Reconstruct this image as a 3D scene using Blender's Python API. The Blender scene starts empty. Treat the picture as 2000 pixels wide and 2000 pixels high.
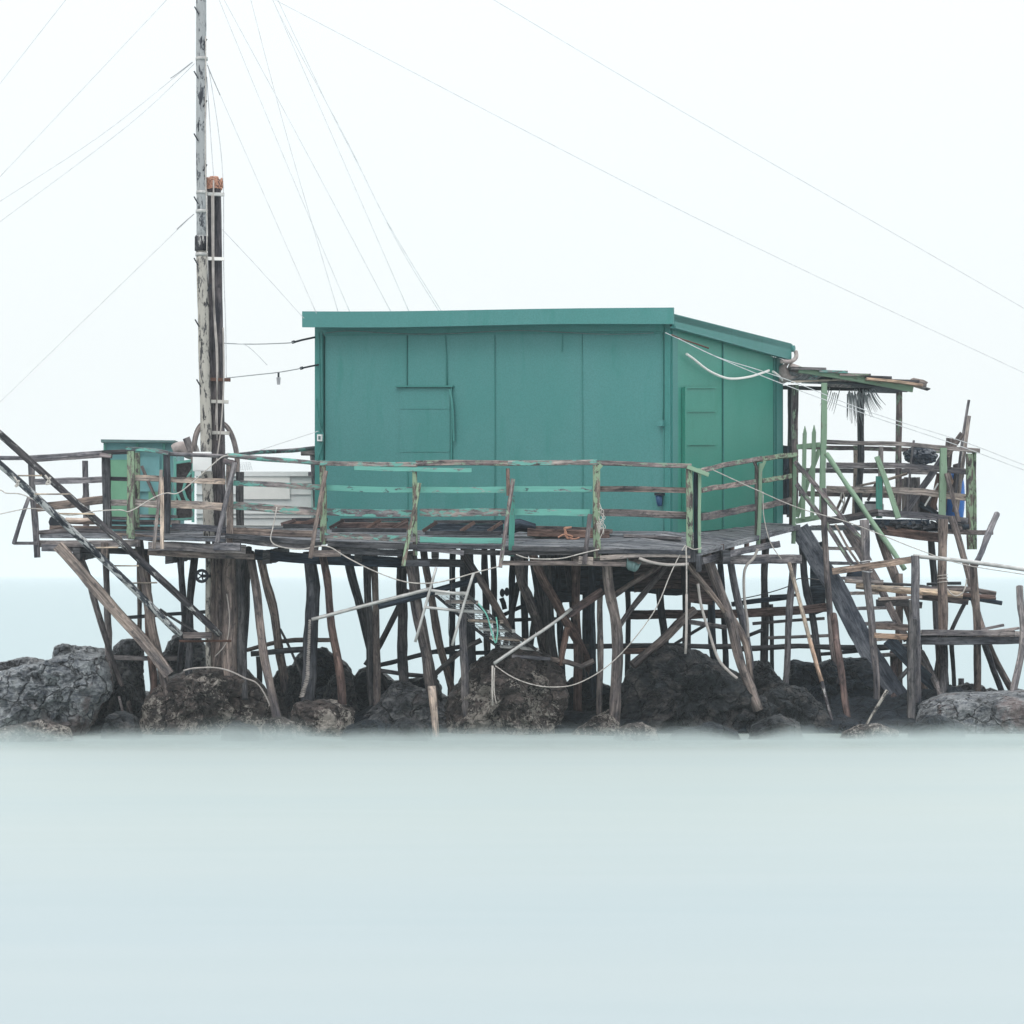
import bpy, math, random
from mathutils import Vector, noise, kdtree
from mathutils.bvhtree import BVHTree
random.seed(7)
S = bpy.context.scene
COL = S.collection
F, CH, HZ = 5445.0, 1.92, 1123.0      # focal length in photo pixels, eye height over the water, horizon row

def P(px, py, Y):
    return Vector(((px-1000)/F*Y, Y, CH+(HZ-py)/F*Y))

# ------------------------------------------------------------------ materials
def newmat(name):
    m = bpy.data.materials.new(name); m.use_nodes = True
    nt = m.node_tree; b = nt.nodes['Principled BSDF']
    return m, nt, b
def N(nt, t, **kw):
    n = nt.nodes.new(t)
    for k, v in kw.items():
        if k.startswith('i_'): n.inputs[k[2:].replace('_', ' ')].default_value = v
        else: setattr(n, k, v)
    return n
def ramp(nt, fac, stops):
    r = nt.nodes.new('ShaderNodeValToRGB'); e = r.color_ramp.elements
    while len(e) < len(stops): e.new(0.5)
    for i, (p, c) in enumerate(stops):
        e[i].position = p; e[i].color = (*c, 1) if len(c) == 3 else c
    nt.links.new(fac, r.inputs[0]); return r.outputs[0]
def mixc(nt, fac, a, b, mode='MIX'):
    m = nt.nodes.new('ShaderNodeMix'); m.data_type = 'RGBA'; m.blend_type = mode
    for s, v in ((0, fac), (6, a), (7, b)):
        if isinstance(v, (int, float)): m.inputs[s].default_value = v
        elif isinstance(v, tuple): m.inputs[s].default_value = (*v, 1)
        else: nt.links.new(v, m.inputs[s])
    return m.outputs[2]
def noise_n(nt, vec, scale, detail=4, rough=.6, dist=0):
    n = N(nt, 'ShaderNodeTexNoise'); n.inputs['Scale'].default_value = scale
    n.inputs['Detail'].default_value = detail; n.inputs['Roughness'].default_value = rough
    n.inputs['Distortion'].default_value = dist
    nt.links.new(vec, n.inputs['Vector']); return n.outputs['Fac']
def mapped(nt, src, sc):
    m = N(nt, 'ShaderNodeMapping'); m.inputs['Scale'].default_value = sc
    nt.links.new(src, m.inputs[0]); return m.outputs[0]
def bump(nt, b, h, strength, dist=.01):
    n = N(nt, 'ShaderNodeBump'); n.inputs['Strength'].default_value = strength
    n.inputs['Distance'].default_value = dist
    nt.links.new(h, n.inputs['Height']); nt.links.new(n.outputs[0], b.inputs['Normal'])

def sc3(c, k): return tuple(x*k for x in c)
def wood(name, c, paint=None, amt=.5, rough=.85, contrast=1.0):
    """weathered timber; grain runs along UV u; optional peeling paint"""
    m, nt, b = newmat(name); tc = N(nt, 'ShaderNodeTexCoord'); uv = tc.outputs['UV']
    g = noise_n(nt, mapped(nt, uv, (2.4, 46, 1)), 1, 5, .7, .5)
    s = noise_n(nt, mapped(nt, uv, (1.6, 6, 1)), 1, 5, .65, .3)
    f = noise_n(nt, mapped(nt, uv, (9, 22, 1)), 1, 4, .7, .6)
    k = contrast
    col = ramp(nt, g, [(.30, sc3(c, 1-.68*k)), (.47, sc3(c, .95)), (.60, tuple(x*(1+.45*k)+.012 for x in c)), (.72, tuple(x*(1+1.0*k)+.03 for x in c))])
    col = mixc(nt, 1.0, col, ramp(nt, s, [(.34, (.34, .38, .46)), (.50, (.95, .95, .97)), (.66, (1.65, 1.6, 1.55))]), 'MULTIPLY')
    col = mixc(nt, 1.0, col, ramp(nt, f, [(.34, (.42, .45, .5)), (.46, (1, 1, 1)), (.7, (1.25, 1.25, 1.25))]), 'MULTIPLY')
    oi = N(nt, 'ShaderNodeObjectInfo')
    v = ramp(nt, oi.outputs['Random'], [(0, (.74, .77, .83)), (.5, (1, .98, .97)), (1, (1.22, 1.14, 1.06))])
    col = mixc(nt, 1.0, col, v, 'MULTIPLY')
    if paint:
        p = noise_n(nt, mapped(nt, uv, (5, 15, 1)), 1, 6, .72, .3)
        pc = mixc(nt, noise_n(nt, mapped(nt, uv, (3, 9, 1)), 1, 3), sc3(paint, .78), sc3(paint, 1.18))
        lo = .5+(.5-amt)*.5
        msk = ramp(nt, p, [(lo-.03, (0, 0, 0)), (lo+.03, (1, 1, 1))])
        col = mixc(nt, msk, col, pc)
    nt.links.new(col, b.inputs['Base Color'])
    b.inputs['Roughness'].default_value = rough; b.inputs['Specular IOR Level'].default_value = .25
    bump(nt, b, g, .8, .014)
    return m
def plain(name, c, rough=.6, metal=0, spec=.3, var=.25, scale=9):
    m, nt, b = newmat(name); tc = N(nt, 'ShaderNodeTexCoord')
    n = noise_n(nt, tc.outputs['Object'], scale, 5, .65)
    nt.links.new(ramp(nt, n, [(.3, sc3(c, 1-var)), (.7, tuple(min(1, x*(1+var)) for x in c))]), b.inputs['Base Color'])
    b.inputs['Roughness'].default_value = rough; b.inputs['Metallic'].default_value = metal
    b.inputs['Specular IOR Level'].default_value = spec
    bump(nt, b, n, .25, .006)
    return m
def rockmat(name, c, c2, pale=None, palez=.5, stain=None):
    m, nt, b = newmat(name); tc = N(nt, 'ShaderNodeTexCoord'); ob = tc.outputs['Object']
    n1 = noise_n(nt, ob, 3.2, 8, .72, .8); n2 = noise_n(nt, ob, 15, 8, .75, .4); n4 = noise_n(nt, mapped(nt, ob, (5, 5, 14)), 1, 6, .7, 1.2)
    col = ramp(nt, n1, [(.36, sc3(c, .4)), (.48, c), (.58, c2), (.7, sc3(c2, 1.35))])
    col = mixc(nt, 1.0, col, ramp(nt, n2, [(.36, (.45, .48, .53)), (.5, (1, 1, 1)), (.66, (1.4, 1.36, 1.32))]), 'MULTIPLY')
    col = mixc(nt, 1.0, col, ramp(nt, n4, [(.38, (.45, .48, .54)), (.5, (1, 1, 1)), (.66, (1.35, 1.35, 1.35))]), 'MULTIPLY')
    vo = N(nt, 'ShaderNodeTexVoronoi', feature='DISTANCE_TO_EDGE'); vo.inputs['Scale'].default_value = 2.6
    nz = N(nt, 'ShaderNodeTexNoise'); nz.inputs['Scale'].default_value = 3; nz.inputs['Detail'].default_value = 4; nt.links.new(ob, nz.inputs['Vector'])
    va = N(nt, 'ShaderNodeVectorMath', operation='MULTIPLY_ADD'); nt.links.new(nz.outputs['Color'], va.inputs[0]); va.inputs[1].default_value = (.5, .5, .5); nt.links.new(ob, va.inputs[2])
    nt.links.new(va.outputs[0], vo.inputs['Vector'])
    crack = ramp(nt, vo.outputs['Distance'], [(.0, (0, 0, 0)), (.035, (1, 1, 1))])
    col = mixc(nt, crack, sc3(c, .25), col)
    if stain:
        n3 = noise_n(nt, ob, 1.6, 5, .65, .5)
        col = mixc(nt, ramp(nt, n3, [(.52, (0, 0, 0)), (.62, (.7, .7, .7))]), col, stain)
    if pale:
        ge = N(nt, 'ShaderNodeNewGeometry'); sx = N(nt, 'ShaderNodeSeparateXYZ')
        nt.links.new(ge.outputs['Position'], sx.inputs[0])
        zz = N(nt, 'ShaderNodeMapRange'); nt.links.new(sx.outputs[2], zz.inputs[0])
        zz.inputs[1].default_value = .1; zz.inputs[2].default_value = palez; zz.inputs[3].default_value = .10; zz.inputs[4].default_value = -.14
        w = noise_n(nt, ob, 2.1, 3, .6, .6); w2 = noise_n(nt, ob, 13, 6, .75, 1.8)
        a1 = N(nt, 'ShaderNodeMath', operation='ADD'); nt.links.new(zz.outputs[0], a1.inputs[0]); nt.links.new(w, a1.inputs[1])
        a2 = N(nt, 'ShaderNodeMath', operation='MULTIPLY_ADD'); nt.links.new(w2, a2.inputs[0]); a2.inputs[1].default_value = 1.1; nt.links.new(a1.outputs[0], a2.inputs[2])
        col = mixc(nt, ramp(nt, N_half(nt, a2.outputs[0]), [(.565, (0, 0, 0)), (.59, (1, 1, 1))]), col, mixc(nt, n2, sc3(pale, .7), sc3(pale, 1.3)))
    nt.links.new(col, b.inputs['Base Color'])
    b.inputs['Roughness'].default_value = .42; b.inputs['Specular IOR Level'].default_value = .5
    mx = N(nt, 'ShaderNodeMath', operation='ADD'); nt.links.new(n1, mx.inputs[0]); nt.links.new(n2, mx.inputs[1])
    m2 = N(nt, 'ShaderNodeMath', operation='ADD'); nt.links.new(mx.outputs[0], m2.inputs[0]); nt.links.new(n4, m2.inputs[1])
    m3 = N(nt, 'ShaderNodeMath', operation='ADD'); nt.links.new(m2.outputs[0], m3.inputs[0]); nt.links.new(crack, m3.inputs[1])
    bump(nt, b, m3.outputs[0], 1.0, .07)
    return m
def N_half(nt, o):
    h = N(nt, 'ShaderNodeMath', operation='MULTIPLY'); nt.links.new(o, h.inputs[0]); h.inputs[1].default_value = .5; return h.outputs[0]

def wallmat(name, c, c2):
    m, nt, b = newmat(name); tc = N(nt, 'ShaderNodeTexCoord'); ob = tc.outputs['Object']
    n1 = noise_n(nt, mapped(nt, ob, (1.4, 1.4, .9)), 1, 5, .6)
    n2 = noise_n(nt, mapped(nt, ob, (4, 4, .7)), 1, 6, .65, .5)       # rain streaks run down
    n3 = noise_n(nt, ob, 60, 3, .6)
    col = ramp(nt, n1, [(.3, c), (.7, c2)])
    col = mixc(nt, ramp(nt, n2, [(.56, (0, 0, 0)), (.70, (.6, .6, .6))]), col, tuple((c[0]*.55, c[1]*.9, c[2]*.82)))
    col = mixc(nt, ramp(nt, n3, [(.38, (.4, .4, .4)), (.6, (0, 0, 0))]), col, sc3(c, .72))
    nt.links.new(col, b.inputs['Base Color'])
    b.inputs['Roughness'].default_value = .5; b.inputs['Specular IOR Level'].default_value = .4
    bump(nt, b, n3, .15, .004)
    return m

M = dict(
 grey=wood('weathered grey timber', (.150, .142, .150)),
 dark=wood('dark wet timber', (.060, .061, .067)),
 black=wood('tarred black timber', (.022, .033, .049)),  # blue cast in the base colour stands in for bluish shadow and reflected sky
 brown=wood('brown timber', (.150, .125, .117)),
 rust=wood('red brown timber', (.115, .078, .070)),
 pale=wood('pale bleached timber', (.34, .29, .26)),
 tan=wood('fresh tan timber', (.37, .265, .20)),
 bamboo=wood('bamboo cane', (.46, .38, .30), rough=.5),
 turq=wood('peeling turquoise paint on timber', (.2, .19, .2), (.16, .43, .37), .68),
 turq2=wood('worn turquoise paint on timber', (.2, .18, .18), (.16, .41, .36), .42),
 lime=wood('peeling lime green paint on timber', (.12, .10, .09), (.27, .37, .25), .50),
 lime2=wood('sound lime green paint on timber', (.2, .2, .17), (.27, .39, .28), .74),
 limew=wood('worn lime green paint on timber', (.17, .14, .14), (.26, .35, .26), .36),
 teal=wood('teal paint on timber', (.1, .12, .12), (.09, .31, .26), .72),
 peel=wood('peeling white paint on spar', (.055, .06, .072), (.40, .41, .42), .60),
 peel2=wood('mostly bare white painted spar', (.06, .055, .06), (.46, .45, .44), .30),
 peelp=wood('pale peeling lower mast', (.05, .05, .055), (.46, .43, .39), .58),
 deck=wood('slate grey deck boards', (.15, .16, .18)),
 postb=wood('dark brown mast timber', (.085, .075, .08)),
 white=plain('white painted sheet', (.84, .835, .83), .5, var=.08, scale=3),
 cable=plain('galvanised cable', (.38, .38, .40), .5, .3),
 wire=plain('pale wire', (.68, .69, .71), .5),
 rope=plain('pale rope', (.50, .46, .43), .9, var=.35, scale=22),
 steel=plain('galvanised steel', (.50, .49, .48), .45, .35),
 iron=plain('black iron', (.03, .035, .045), .55, .3),
 rustm=plain('rusty iron', (.13, .07, .055), .8, .2),
 orange=plain('orange twine', (.52, .27, .19), .85, var=.4, scale=40),
 green_hose=plain('turquoise hose', (.22, .60, .50), .5),
 slate=wood('slate grey plank', (.075, .085, .105), contrast=.45),
 peel3=wood('mottled black and white spar', (.03, .036, .048), (.50, .50, .50), .46),
 pale2=wood('brownish bleached timber', (.225, .19, .175)),
 navy=plain('navy plastic', (.02, .07, .17), .4),
 blue=plain('blue plastic', (.035, .16, .50), .4, var=.1),
 bag=plain('black plastic bag', (.03, .04, .065), .22, spec=.9, var=.3),
 tube=plain('white rubber tube', (.92, .88, .85), .45, var=.04),
 hosec=plain('grey hose', (.42, .38, .36), .6),
 cloth=plain('sun bleached sacking', (.36, .31, .30), .95, var=.3, scale=14),
 frond=plain('dry palm leaf', (.42, .42, .44), .9),
 shedg=plain('shed green panel', (.20, .44, .29), .55, var=.16, scale=2),
 shedb=plain('shed turquoise panel', (.20, .44, .46), .55, var=.22, scale=2),
 shedr=plain('shed roof sheet', (.12, .20, .20), .6),
 mesh=plain('dark wire netting', (.07, .06, .065), .8, var=.5, scale=30),
 concrete=plain('pale concrete', (.48, .46, .43), .9, var=.25, scale=8),
 front=wallmat('hut front paint', (.060, .248, .234), (.083, .268, .264)),
 side=wallmat('hut side paint', (.034, .262, .198), (.053, .288, .228)),
 trim=wallmat('hut trim paint', (.040, .222, .203), (.055, .242, .226)),
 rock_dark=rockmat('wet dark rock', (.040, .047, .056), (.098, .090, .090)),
 rock_brown=rockmat('brown rock with pale crust', (.088, .074, .070), (.17, .137, .128), (.52, .47, .43), .95),
 rock_grey=rockmat('grey rock', (.27, .285, .31), (.46, .48, .50), stain=(.22, .16, .155)),
 rock_mid=rockmat('mid grey rock', (.15, .155, .17), (.28, .28, .29), stain=(.13, .10, .10)),
 rock_black=rockmat('black rock', (.012, .022, .036), (.034, .045, .060)),  # blue-black base paints in the cool shade low between the rocks
 slab=rockmat('cracked grey slab', (.27, .28, .30), (.42, .43, .45), stain=(.22, .15, .14)),
)

# ------------------------------------------------------------------ mesh builder
class MB:
    def __init__(s): s.v = []; s.f = []; s.uv = []; s.sm = []
    def poly(s, idx, uvs, smooth=False): s.f.append(tuple(idx)); s.uv.append(uvs); s.sm.append(smooth)
    def sweep(s, pts, ra, rb, shape='log', jit=1.0, seg=.14, taper=1.0, n=10, upY=True):
        """pts: Vectors. ra: half width seen from the front, rb: half thickness in depth"""
        L = [0]
        for a, b in zip(pts, pts[1:]): L.append(L[-1]+(b-a).length)
        tot = L[-1]
        if tot < 1e-6: return
        k = max(len(pts)-1, int(tot/seg), 1)
        if shape == 'cable': k = max(len(pts)-1, 1)
        res = []; uu = []
        if shape == 'cable' or k == len(pts)-1 : res = list(pts); uu = L
        else:
            for i in range(k+1):
                d = tot*i/k; j = 0
                while j < len(L)-2 and L[j+1] < d: j += 1
                t = (d-L[j])/max(1e-9, L[j+1]-L[j]); res.append(pts[j].lerp(pts[j+1], min(1, t))); uu.append(d)
            for q in range(2 if len(pts) > 2 else 0):            # soften bends
                res = [res[0]]+[(res[i-1]+res[i]*2+res[i+1])/4 for i in range(1, len(res)-1)]+[res[-1]]
        if shape == 'box':
            c = .12; prof = [(-1, -1+c), (-1+c, -1), (1-c, -1), (1, -1+c), (1, 1-c), (1-c, 1), (-1+c, 1), (-1, 1-c)]
        else:
            prof = [(math.cos(2*math.pi*i/n), math.sin(2*math.pi*i/n)) for i in range(n)]
        m = len(prof); base = len(s.v); o = random.random()*50; ph = random.random()*100
        seedv = Vector((random.random()*99, random.random()*99, random.random()*99))
        per = [0]
        for i in range(m):
            a = prof[i]; b = prof[(i+1) % m]; per.append(per[-1]+math.hypot((a[0]-b[0])*ra, (a[1]-b[1])*rb))
        pu = None
        for i, p in enumerate(res):
            t = (res[min(i+1, len(res)-1)]-res[max(i-1, 0)]).normalized()
            ref = Vector((0, 1, 0)) if abs(t.y) < .94 else Vector((0, 0, 1))
            u = t.cross(ref).normalized()
            if pu is not None and u.dot(pu) < 0: u = -u
            pu = u; w = u.cross(t).normalized()
            f = i/(len(res)-1); sc = 1+(taper-1)*f
            jp = p
            if shape == 'log' and jit:
                q = noise.noise_vector(seedv+Vector((0, 0, uu[i]*1.6)))
                q2 = noise.noise_vector(seedv+Vector((9, 0, uu[i]*7)))
                jp = p+(u*q.x+w*q.y)*ra*.5*jit*min(1, f*6, (1-f)*6)
                sc *= 1+.14*q.z*jit+.10*q2.x*jit
            elif shape == 'box' and jit:
                q = noise.noise_vector(seedv+Vector((0, 0, uu[i]*2)))
                jp = p+(u*q.x*.25+w*q.y*.2)*ra*jit; sc *= 1+.05*q.z*jit
            for j, (a, b) in enumerate(prof):
                e = 1.0
                if shape == 'log' and jit:
                    e += .10*jit*noise.noise(seedv+Vector((a*1.3, b*1.3, uu[i]*3.2)))*1.6
                elif shape == 'box' and jit:
                    e += .09*jit*noise.noise(seedv+Vector((a*2, b*2, uu[i]*5)))*1.5
                s.v.append(jp+u*(a*ra*sc*e)+w*(b*rb*sc*e))
        for i in range(len(res)-1):
            for j in range(m):
                j2 = (j+1) % m; a = base+i*m
                s.poly((a+j, a+j2, a+m+j2, a+m+j),
                       [(uu[i]+o, per[j]+ph), (uu[i]+o, per[j+1]+ph), (uu[i+1]+o, per[j+1]+ph), (uu[i+1]+o, per[j]+ph)], shape != 'box')
        a = base+(len(res)-1)*m
        s.poly([base+j for j in range(m)][::-1], [(prof[j][0]*ra+o, prof[j][1]*rb+ph) for j in range(m)][::-1])
        s.poly([a+j for j in range(m)], [(prof[j][0]*ra+o, prof[j][1]*rb+ph) for j in range(m)])
    def hexa(s, c):
        """c: 8 corners, 0-3 front (bl,br,tr,tl), 4-7 back the same way"""
        b = len(s.v); s.v += [Vector(x) for x in c]; o = random.random()*40
        for q in ((0, 1, 2, 3), (5, 4, 7, 6), (4, 0, 3, 7), (1, 5, 6, 2), (3, 2, 6, 7), (4, 5, 1, 0)):
            p = [s.v[b+i] for i in q]; w = (p[1]-p[0]).length; h = (p[3]-p[0]).length
            uv = [(0, 0), (w, 0), (w, h), (0, h)] if w >= h else [(0, 0), (0, w), (h, w), (h, 0)]
            s.poly([b+i for i in q], [(x+o, y+o*.7) for x, y in uv])
    def build(s, name, mat, parent=None, label=None, cat=None, group=None, kind=None):
        if parent is not None: org = parent_world(parent)
        else:
            lo = min(v.z for v in s.v); n = [v for v in s.v if v.z < lo+.06]
            org = Vector((sum(v.x for v in n)/len(n), sum(v.y for v in n)/len(n), lo))
        me = bpy.data.meshes.new(name)
        me.from_pydata([v-org for v in s.v], [], s.f)
        ul = me.uv_layers.new(name='UVMap'); d = [c for f in s.uv for uv in f for c in uv]
        ul.data.foreach_set('uv', d)
        me.polygons.foreach_set('use_smooth', s.sm)
        me.materials.append(M[mat] if isinstance(mat, str) else mat); me.update()
        o = bpy.data.objects.new(name, me); COL.objects.link(o)
        if parent is not None: o.parent = parent
        else: o.location = org
        tag(o, label, cat, group, kind)
        return o
def parent_world(p):
    v = Vector(p.location)
    while p.parent: p = p.parent; v += p.location
    return v
def tag(o, label=None, cat=None, group=None, kind=None):
    for k, v in (('label', label), ('category', cat), ('group', group), ('kind', kind)):
        if v: o[k] = v
def thing(name, label, cat, at, group=None):
    o = bpy.data.objects.new(name, None); o.empty_display_size = .1; COL.objects.link(o)
    o.location = at; tag(o, label, cat, group); return o
def V3(pts, Y=None):
    if Y is None: return [P(*p) for p in pts]
    y0, y1 = Y if isinstance(Y, tuple) else (Y, Y)
    n = len(pts)-1; d = [0]
    for a, b in zip(pts, pts[1:]): d.append(d[-1]+math.hypot(a[0]-b[0], a[1]-b[1]))
    return [P(p[0], p[1], y0+(y1-y0)*d[i]/max(1e-6, d[-1])) for i, p in enumerate(pts)]
def smooth_pts(p, n=6):
    if len(p) < 3: return p
    q = [p[0]]+p+[p[-1]]; r = []
    for i in range(1, len(q)-2):
        a, b, c, d = q[i-1], q[i], q[i+1], q[i+2]
        for k in range(n):
            t = k/n
            r.append(.5*((2*b)+(c-a)*t+(2*a-5*b+4*c-d)*t*t+(3*b-a-3*c+d)*t*t*t))
    r.append(p[-1]); return r
def mem(name, pts, w, mat, Y=None, shape='log', d=None, parent=None, taper=1.0, mb=None, jit=1.0, **kw):
    """a timber: pts in photo pixels with depth, w its width in photo pixels"""
    v = V3(pts, Y); ym = sum(p.y for p in v)/len(v); r = w*.5/F*ym
    rb = r if d is None else d*.5
    own = mb is None; mb = mb or MB()
    if shape == 'cable': v = smooth_pts(v)
    mb.sweep(v, r, rb, shape, jit, taper=taper, n=6 if shape == 'cable' else 10)
    if own: return mb.build(name, mat, parent, **kw)
# ------------------------------------------------------------------ camera, sky, light
cam = bpy.data.cameras.new('camera'); co = bpy.data.objects.new('camera', cam); COL.objects.link(co)
co.location = (0, 0, CH); co.rotation_euler = (math.pi/2, 0, 0)
cam.sensor_width = 36; cam.lens = 36*F/2000; cam.shift_y = (HZ-1000)/2000
cam.clip_start = .5; cam.clip_end = 20000
S.camera = co
w = bpy.data.worlds.new('World'); S.world = w; w.use_nodes = True
nt = w.node_tree; bg = nt.nodes['Background']
sky = nt.nodes.new('ShaderNodeTexSky'); sky.sky_type = 'NISHITA'; sky.sun_disc = False
SUN_EL, SUN_AZ = math.radians(52), math.radians(205)
sky.sun_elevation = SUN_EL; sky.sun_rotation = SUN_AZ; sky.air_density = 1.0; sky.dust_density = 4
mx = nt.nodes.new('ShaderNodeMix'); mx.data_type = 'RGBA'; mx.inputs[0].default_value = .93
mx.inputs[7].default_value = (9.75, 10.2, 10.25, 1)                 # an even deck of bright cloud
nt.links.new(sky.outputs[0], mx.inputs[6])
# overcast sky: brighter overhead than at the horizon
tcw = nt.nodes.new('ShaderNodeTexCoord'); sxw = nt.nodes.new('ShaderNodeSeparateXYZ'); nt.links.new(tcw.outputs['Generated'], sxw.inputs[0])
gw_ = nt.nodes.new('ShaderNodeMapRange'); nt.links.new(sxw.outputs[2], gw_.inputs[0])
pw = nt.nodes.new('ShaderNodeMath'); pw.operation = 'POWER'; pw.use_clamp = True; nt.links.new(sxw.outputs[2], pw.inputs[0]); pw.inputs[1].default_value = 1.5; nt.links.new(pw.outputs[0], gw_.inputs[0])
gw_.inputs[1].default_value = 0; gw_.inputs[2].default_value = 1; gw_.inputs[3].default_value = .985; gw_.inputs[4].default_value = 2.0
vm = nt.nodes.new('ShaderNodeVectorMath'); vm.operation = 'SCALE'; nt.links.new(mx.outputs[2], vm.inputs[0]); nt.links.new(gw_.outputs[0], vm.inputs['Scale'])
nt.links.new(vm.outputs[0], bg.inputs['Color'])
bg.inputs['Strength'].default_value = .1
sun = bpy.data.lights.new('sun', 'SUN'); sun.energy = .6; sun.angle = math.radians(20); sun.color = (1, .97, .93)
so = bpy.data.objects.new('sun', sun); COL.objects.link(so); so.location = (-10, -10, 30)
dirv = Vector((math.sin(SUN_AZ)*math.cos(SUN_EL), math.cos(SUN_AZ)*math.cos(SUN_EL), math.sin(SUN_EL)))
so.rotation_euler = (dirv).to_track_quat('Z', 'Y').to_euler()
S.view_settings.view_transform = 'Standard'; S.view_settings.look = 'None'
S.view_settings.exposure = 0; S.view_settings.gamma = 1
S.render.engine = 'CYCLES'
S.cycles.use_denoising = True
S.cycles.max_bounces = 6; S.cycles.diffuse_bounces = 3; S.cycles.glossy_bounces = 2; S.cycles.volume_bounces = 2
S.cycles.transparent_max_bounces = 8

# ------------------------------------------------------------------ the sea
def seamat():
    m, nt, b = newmat('milky long exposure water')
    ge = N(nt, 'ShaderNodeNewGeometry'); pos = ge.outputs['Position']
    a = noise_n(nt, mapped(nt, pos, (.05, .35, 1)), 1, 4, .55, .5)
    c = noise_n(nt, mapped(nt, pos, (.25, 2.2, 1)), 1, 4, .5, .3)
    col = ramp(nt, a, [(.3, (.395, .452, .462)), (.7, (.418, .464, .462))])
    col = mixc(nt, ramp(nt, c, [(.35, (0, 0, 0)), (.75, (.22, .22, .22))]), col, (.46, .50, .505))
    sx = N(nt, 'ShaderNodeSeparateXYZ'); nt.links.new(pos, sx.inputs[0])
    m0 = N(nt, 'ShaderNodeMapRange'); nt.links.new(sx.outputs[1], m0.inputs[0]); m0.inputs[1].default_value = 11.5; m0.inputs[2].default_value = 26; m0.interpolation_type = 'SMOOTHSTEP'
    col = mixc(nt, 1.0, col, mixc(nt, m0.outputs[0], (.975, .985, 1.015), (1.0, 1.01, 1.0)), 'MULTIPLY')
    mr = N(nt, 'ShaderNodeMapRange'); nt.links.new(sx.outputs[1], mr.inputs[0])
    mr.inputs[1].default_value = 29.8; mr.inputs[2].default_value = 32.4; mr.inputs[3].default_value = 0; mr.inputs[4].default_value = 1
    mr.interpolation_type = 'SMOOTHSTEP'
    col = mixc(nt, mr.outputs[0], col, mixc(nt, a, (.295, .345, .325), (.335, .375, .36)))   # silty shallows along the rocks
    mr2 = N(nt, 'ShaderNodeMapRange'); nt.links.new(sx.outputs[1], mr2.inputs[0])
    mr2.inputs[1].default_value = 37; mr2.inputs[2].default_value = 41; mr2.interpolation_type = 'SMOOTHSTEP'
    col = mixc(nt, mr2.outputs[0], col, (.395, .47, .49))                              # open sea beyond them
    nt.links.new(col, b.inputs['Base Color'])
    b.inputs['Roughness'].default_value = .6; b.inputs['Specular IOR Level'].default_value = .12
    bump(nt, b, c, .12, .05)
    return m
mb = MB(); R = 7000
ys = [-60, 5, 12, 20, 28, 32, 36, 42, 60, 100, 300, 1000, R]
for y in ys:
    for x in (-R if y > 200 else -600, -20, 0, 20, R if y > 200 else 600): mb.v.append(Vector((x, y, 0)))
for i in range(len(ys)-1):
    for j in range(4):
        q = (i*5+j, i*5+j+1, i*5+j+6, i*5+j+5); mb.poly(q, [(mb.v[k].x, mb.v[k].y) for k in q])
mb.build('water', seamat(), label='pale milky sea smoothed by a long exposure', kind='structure')

# ------------------------------------------------------------------ haze over everything, and the blurred surf along the rocks
def volmat(name, c, dens, an=0):
    m = bpy.data.materials.new(name); m.use_nodes = True; nt = m.node_tree; nt.nodes.clear()
    o = nt.nodes.new('ShaderNodeOutputMaterial'); v = nt.nodes.new('ShaderNodeVolumePrincipled')
    v.inputs['Color'].default_value = (*c, 1); v.inputs['Density'].default_value = dens; v.inputs['Anisotropy'].default_value = an
    nt.links.new(v.outputs[0], o.inputs['Volume']); return m
mb = MB(); a, b_, c_, d_ = -7100, 7100, -80, 7100
mb.hexa([(a, c_, -1), (b_, c_, -1), (b_, c_, 18), (a, c_, 18), (a, d_, -1), (b_, d_, -1), (b_, d_, 18), (a, d_, 18)])
hz = mb.build('haze', volmat('sea haze', (.90, .955, .985), .0007), label='thin sea haze over the whole bay', kind='stuff')
# surf: a low bank of spray hugging the waterline, thick at the water and thinning upward
mb = MB(); xs = [-9+18*i/90 for i in range(91)]; zs = [-.02, 0, .015, .035, .06, .10, .14, .19, .26]
prof = []
for x in xs:
    k = 1+.45*noise.noise(Vector((x*.5, 3, 1)))+.4*noise.noise(Vector((x*1.7, 8, 1))); ring = []
    for z in zs: ring.append((31.75-.85*(1-z/.26)**3*k if z >= 0 else 31.75-.85*k, z*k))
    for z in zs[::-1]: ring.append((31.75+.85*(1-z/.26)**3*k if z >= 0 else 31.75+.85*k, z*k))
    for y, z in ring: mb.v.append(Vector((x, y, z)))
m = len(zs)*2
for i in range(len(xs)-1):
    for j in range(m):
        j2 = (j+1) % m; mb.poly((i*m+j, i*m+j2, (i+1)*m+j2, (i+1)*m+j), [(0, 0)]*4)
mb.poly([j for j in range(m)][::-1], [(0, 0)]*m); mb.poly([(len(xs)-1)*m+j for j in range(m)], [(0, 0)]*m)
_o = mb.build('surf', volmat('blurred surf', (.73, .80, .805), 2.1), label='soft blurred surf along the foot of the rocks', kind='stuff')
import bmesh
_b = bmesh.new(); _b.from_mesh(_o.data); bmesh.ops.recalc_face_normals(_b, faces=_b.faces); _b.to_mesh(_o.data); _b.free()
_o = hz; _b = bmesh.new(); _b.from_mesh(_o.data); bmesh.ops.recalc_face_normals(_b, faces=_b.faces); _b.to_mesh(_o.data); _b.free()

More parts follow.
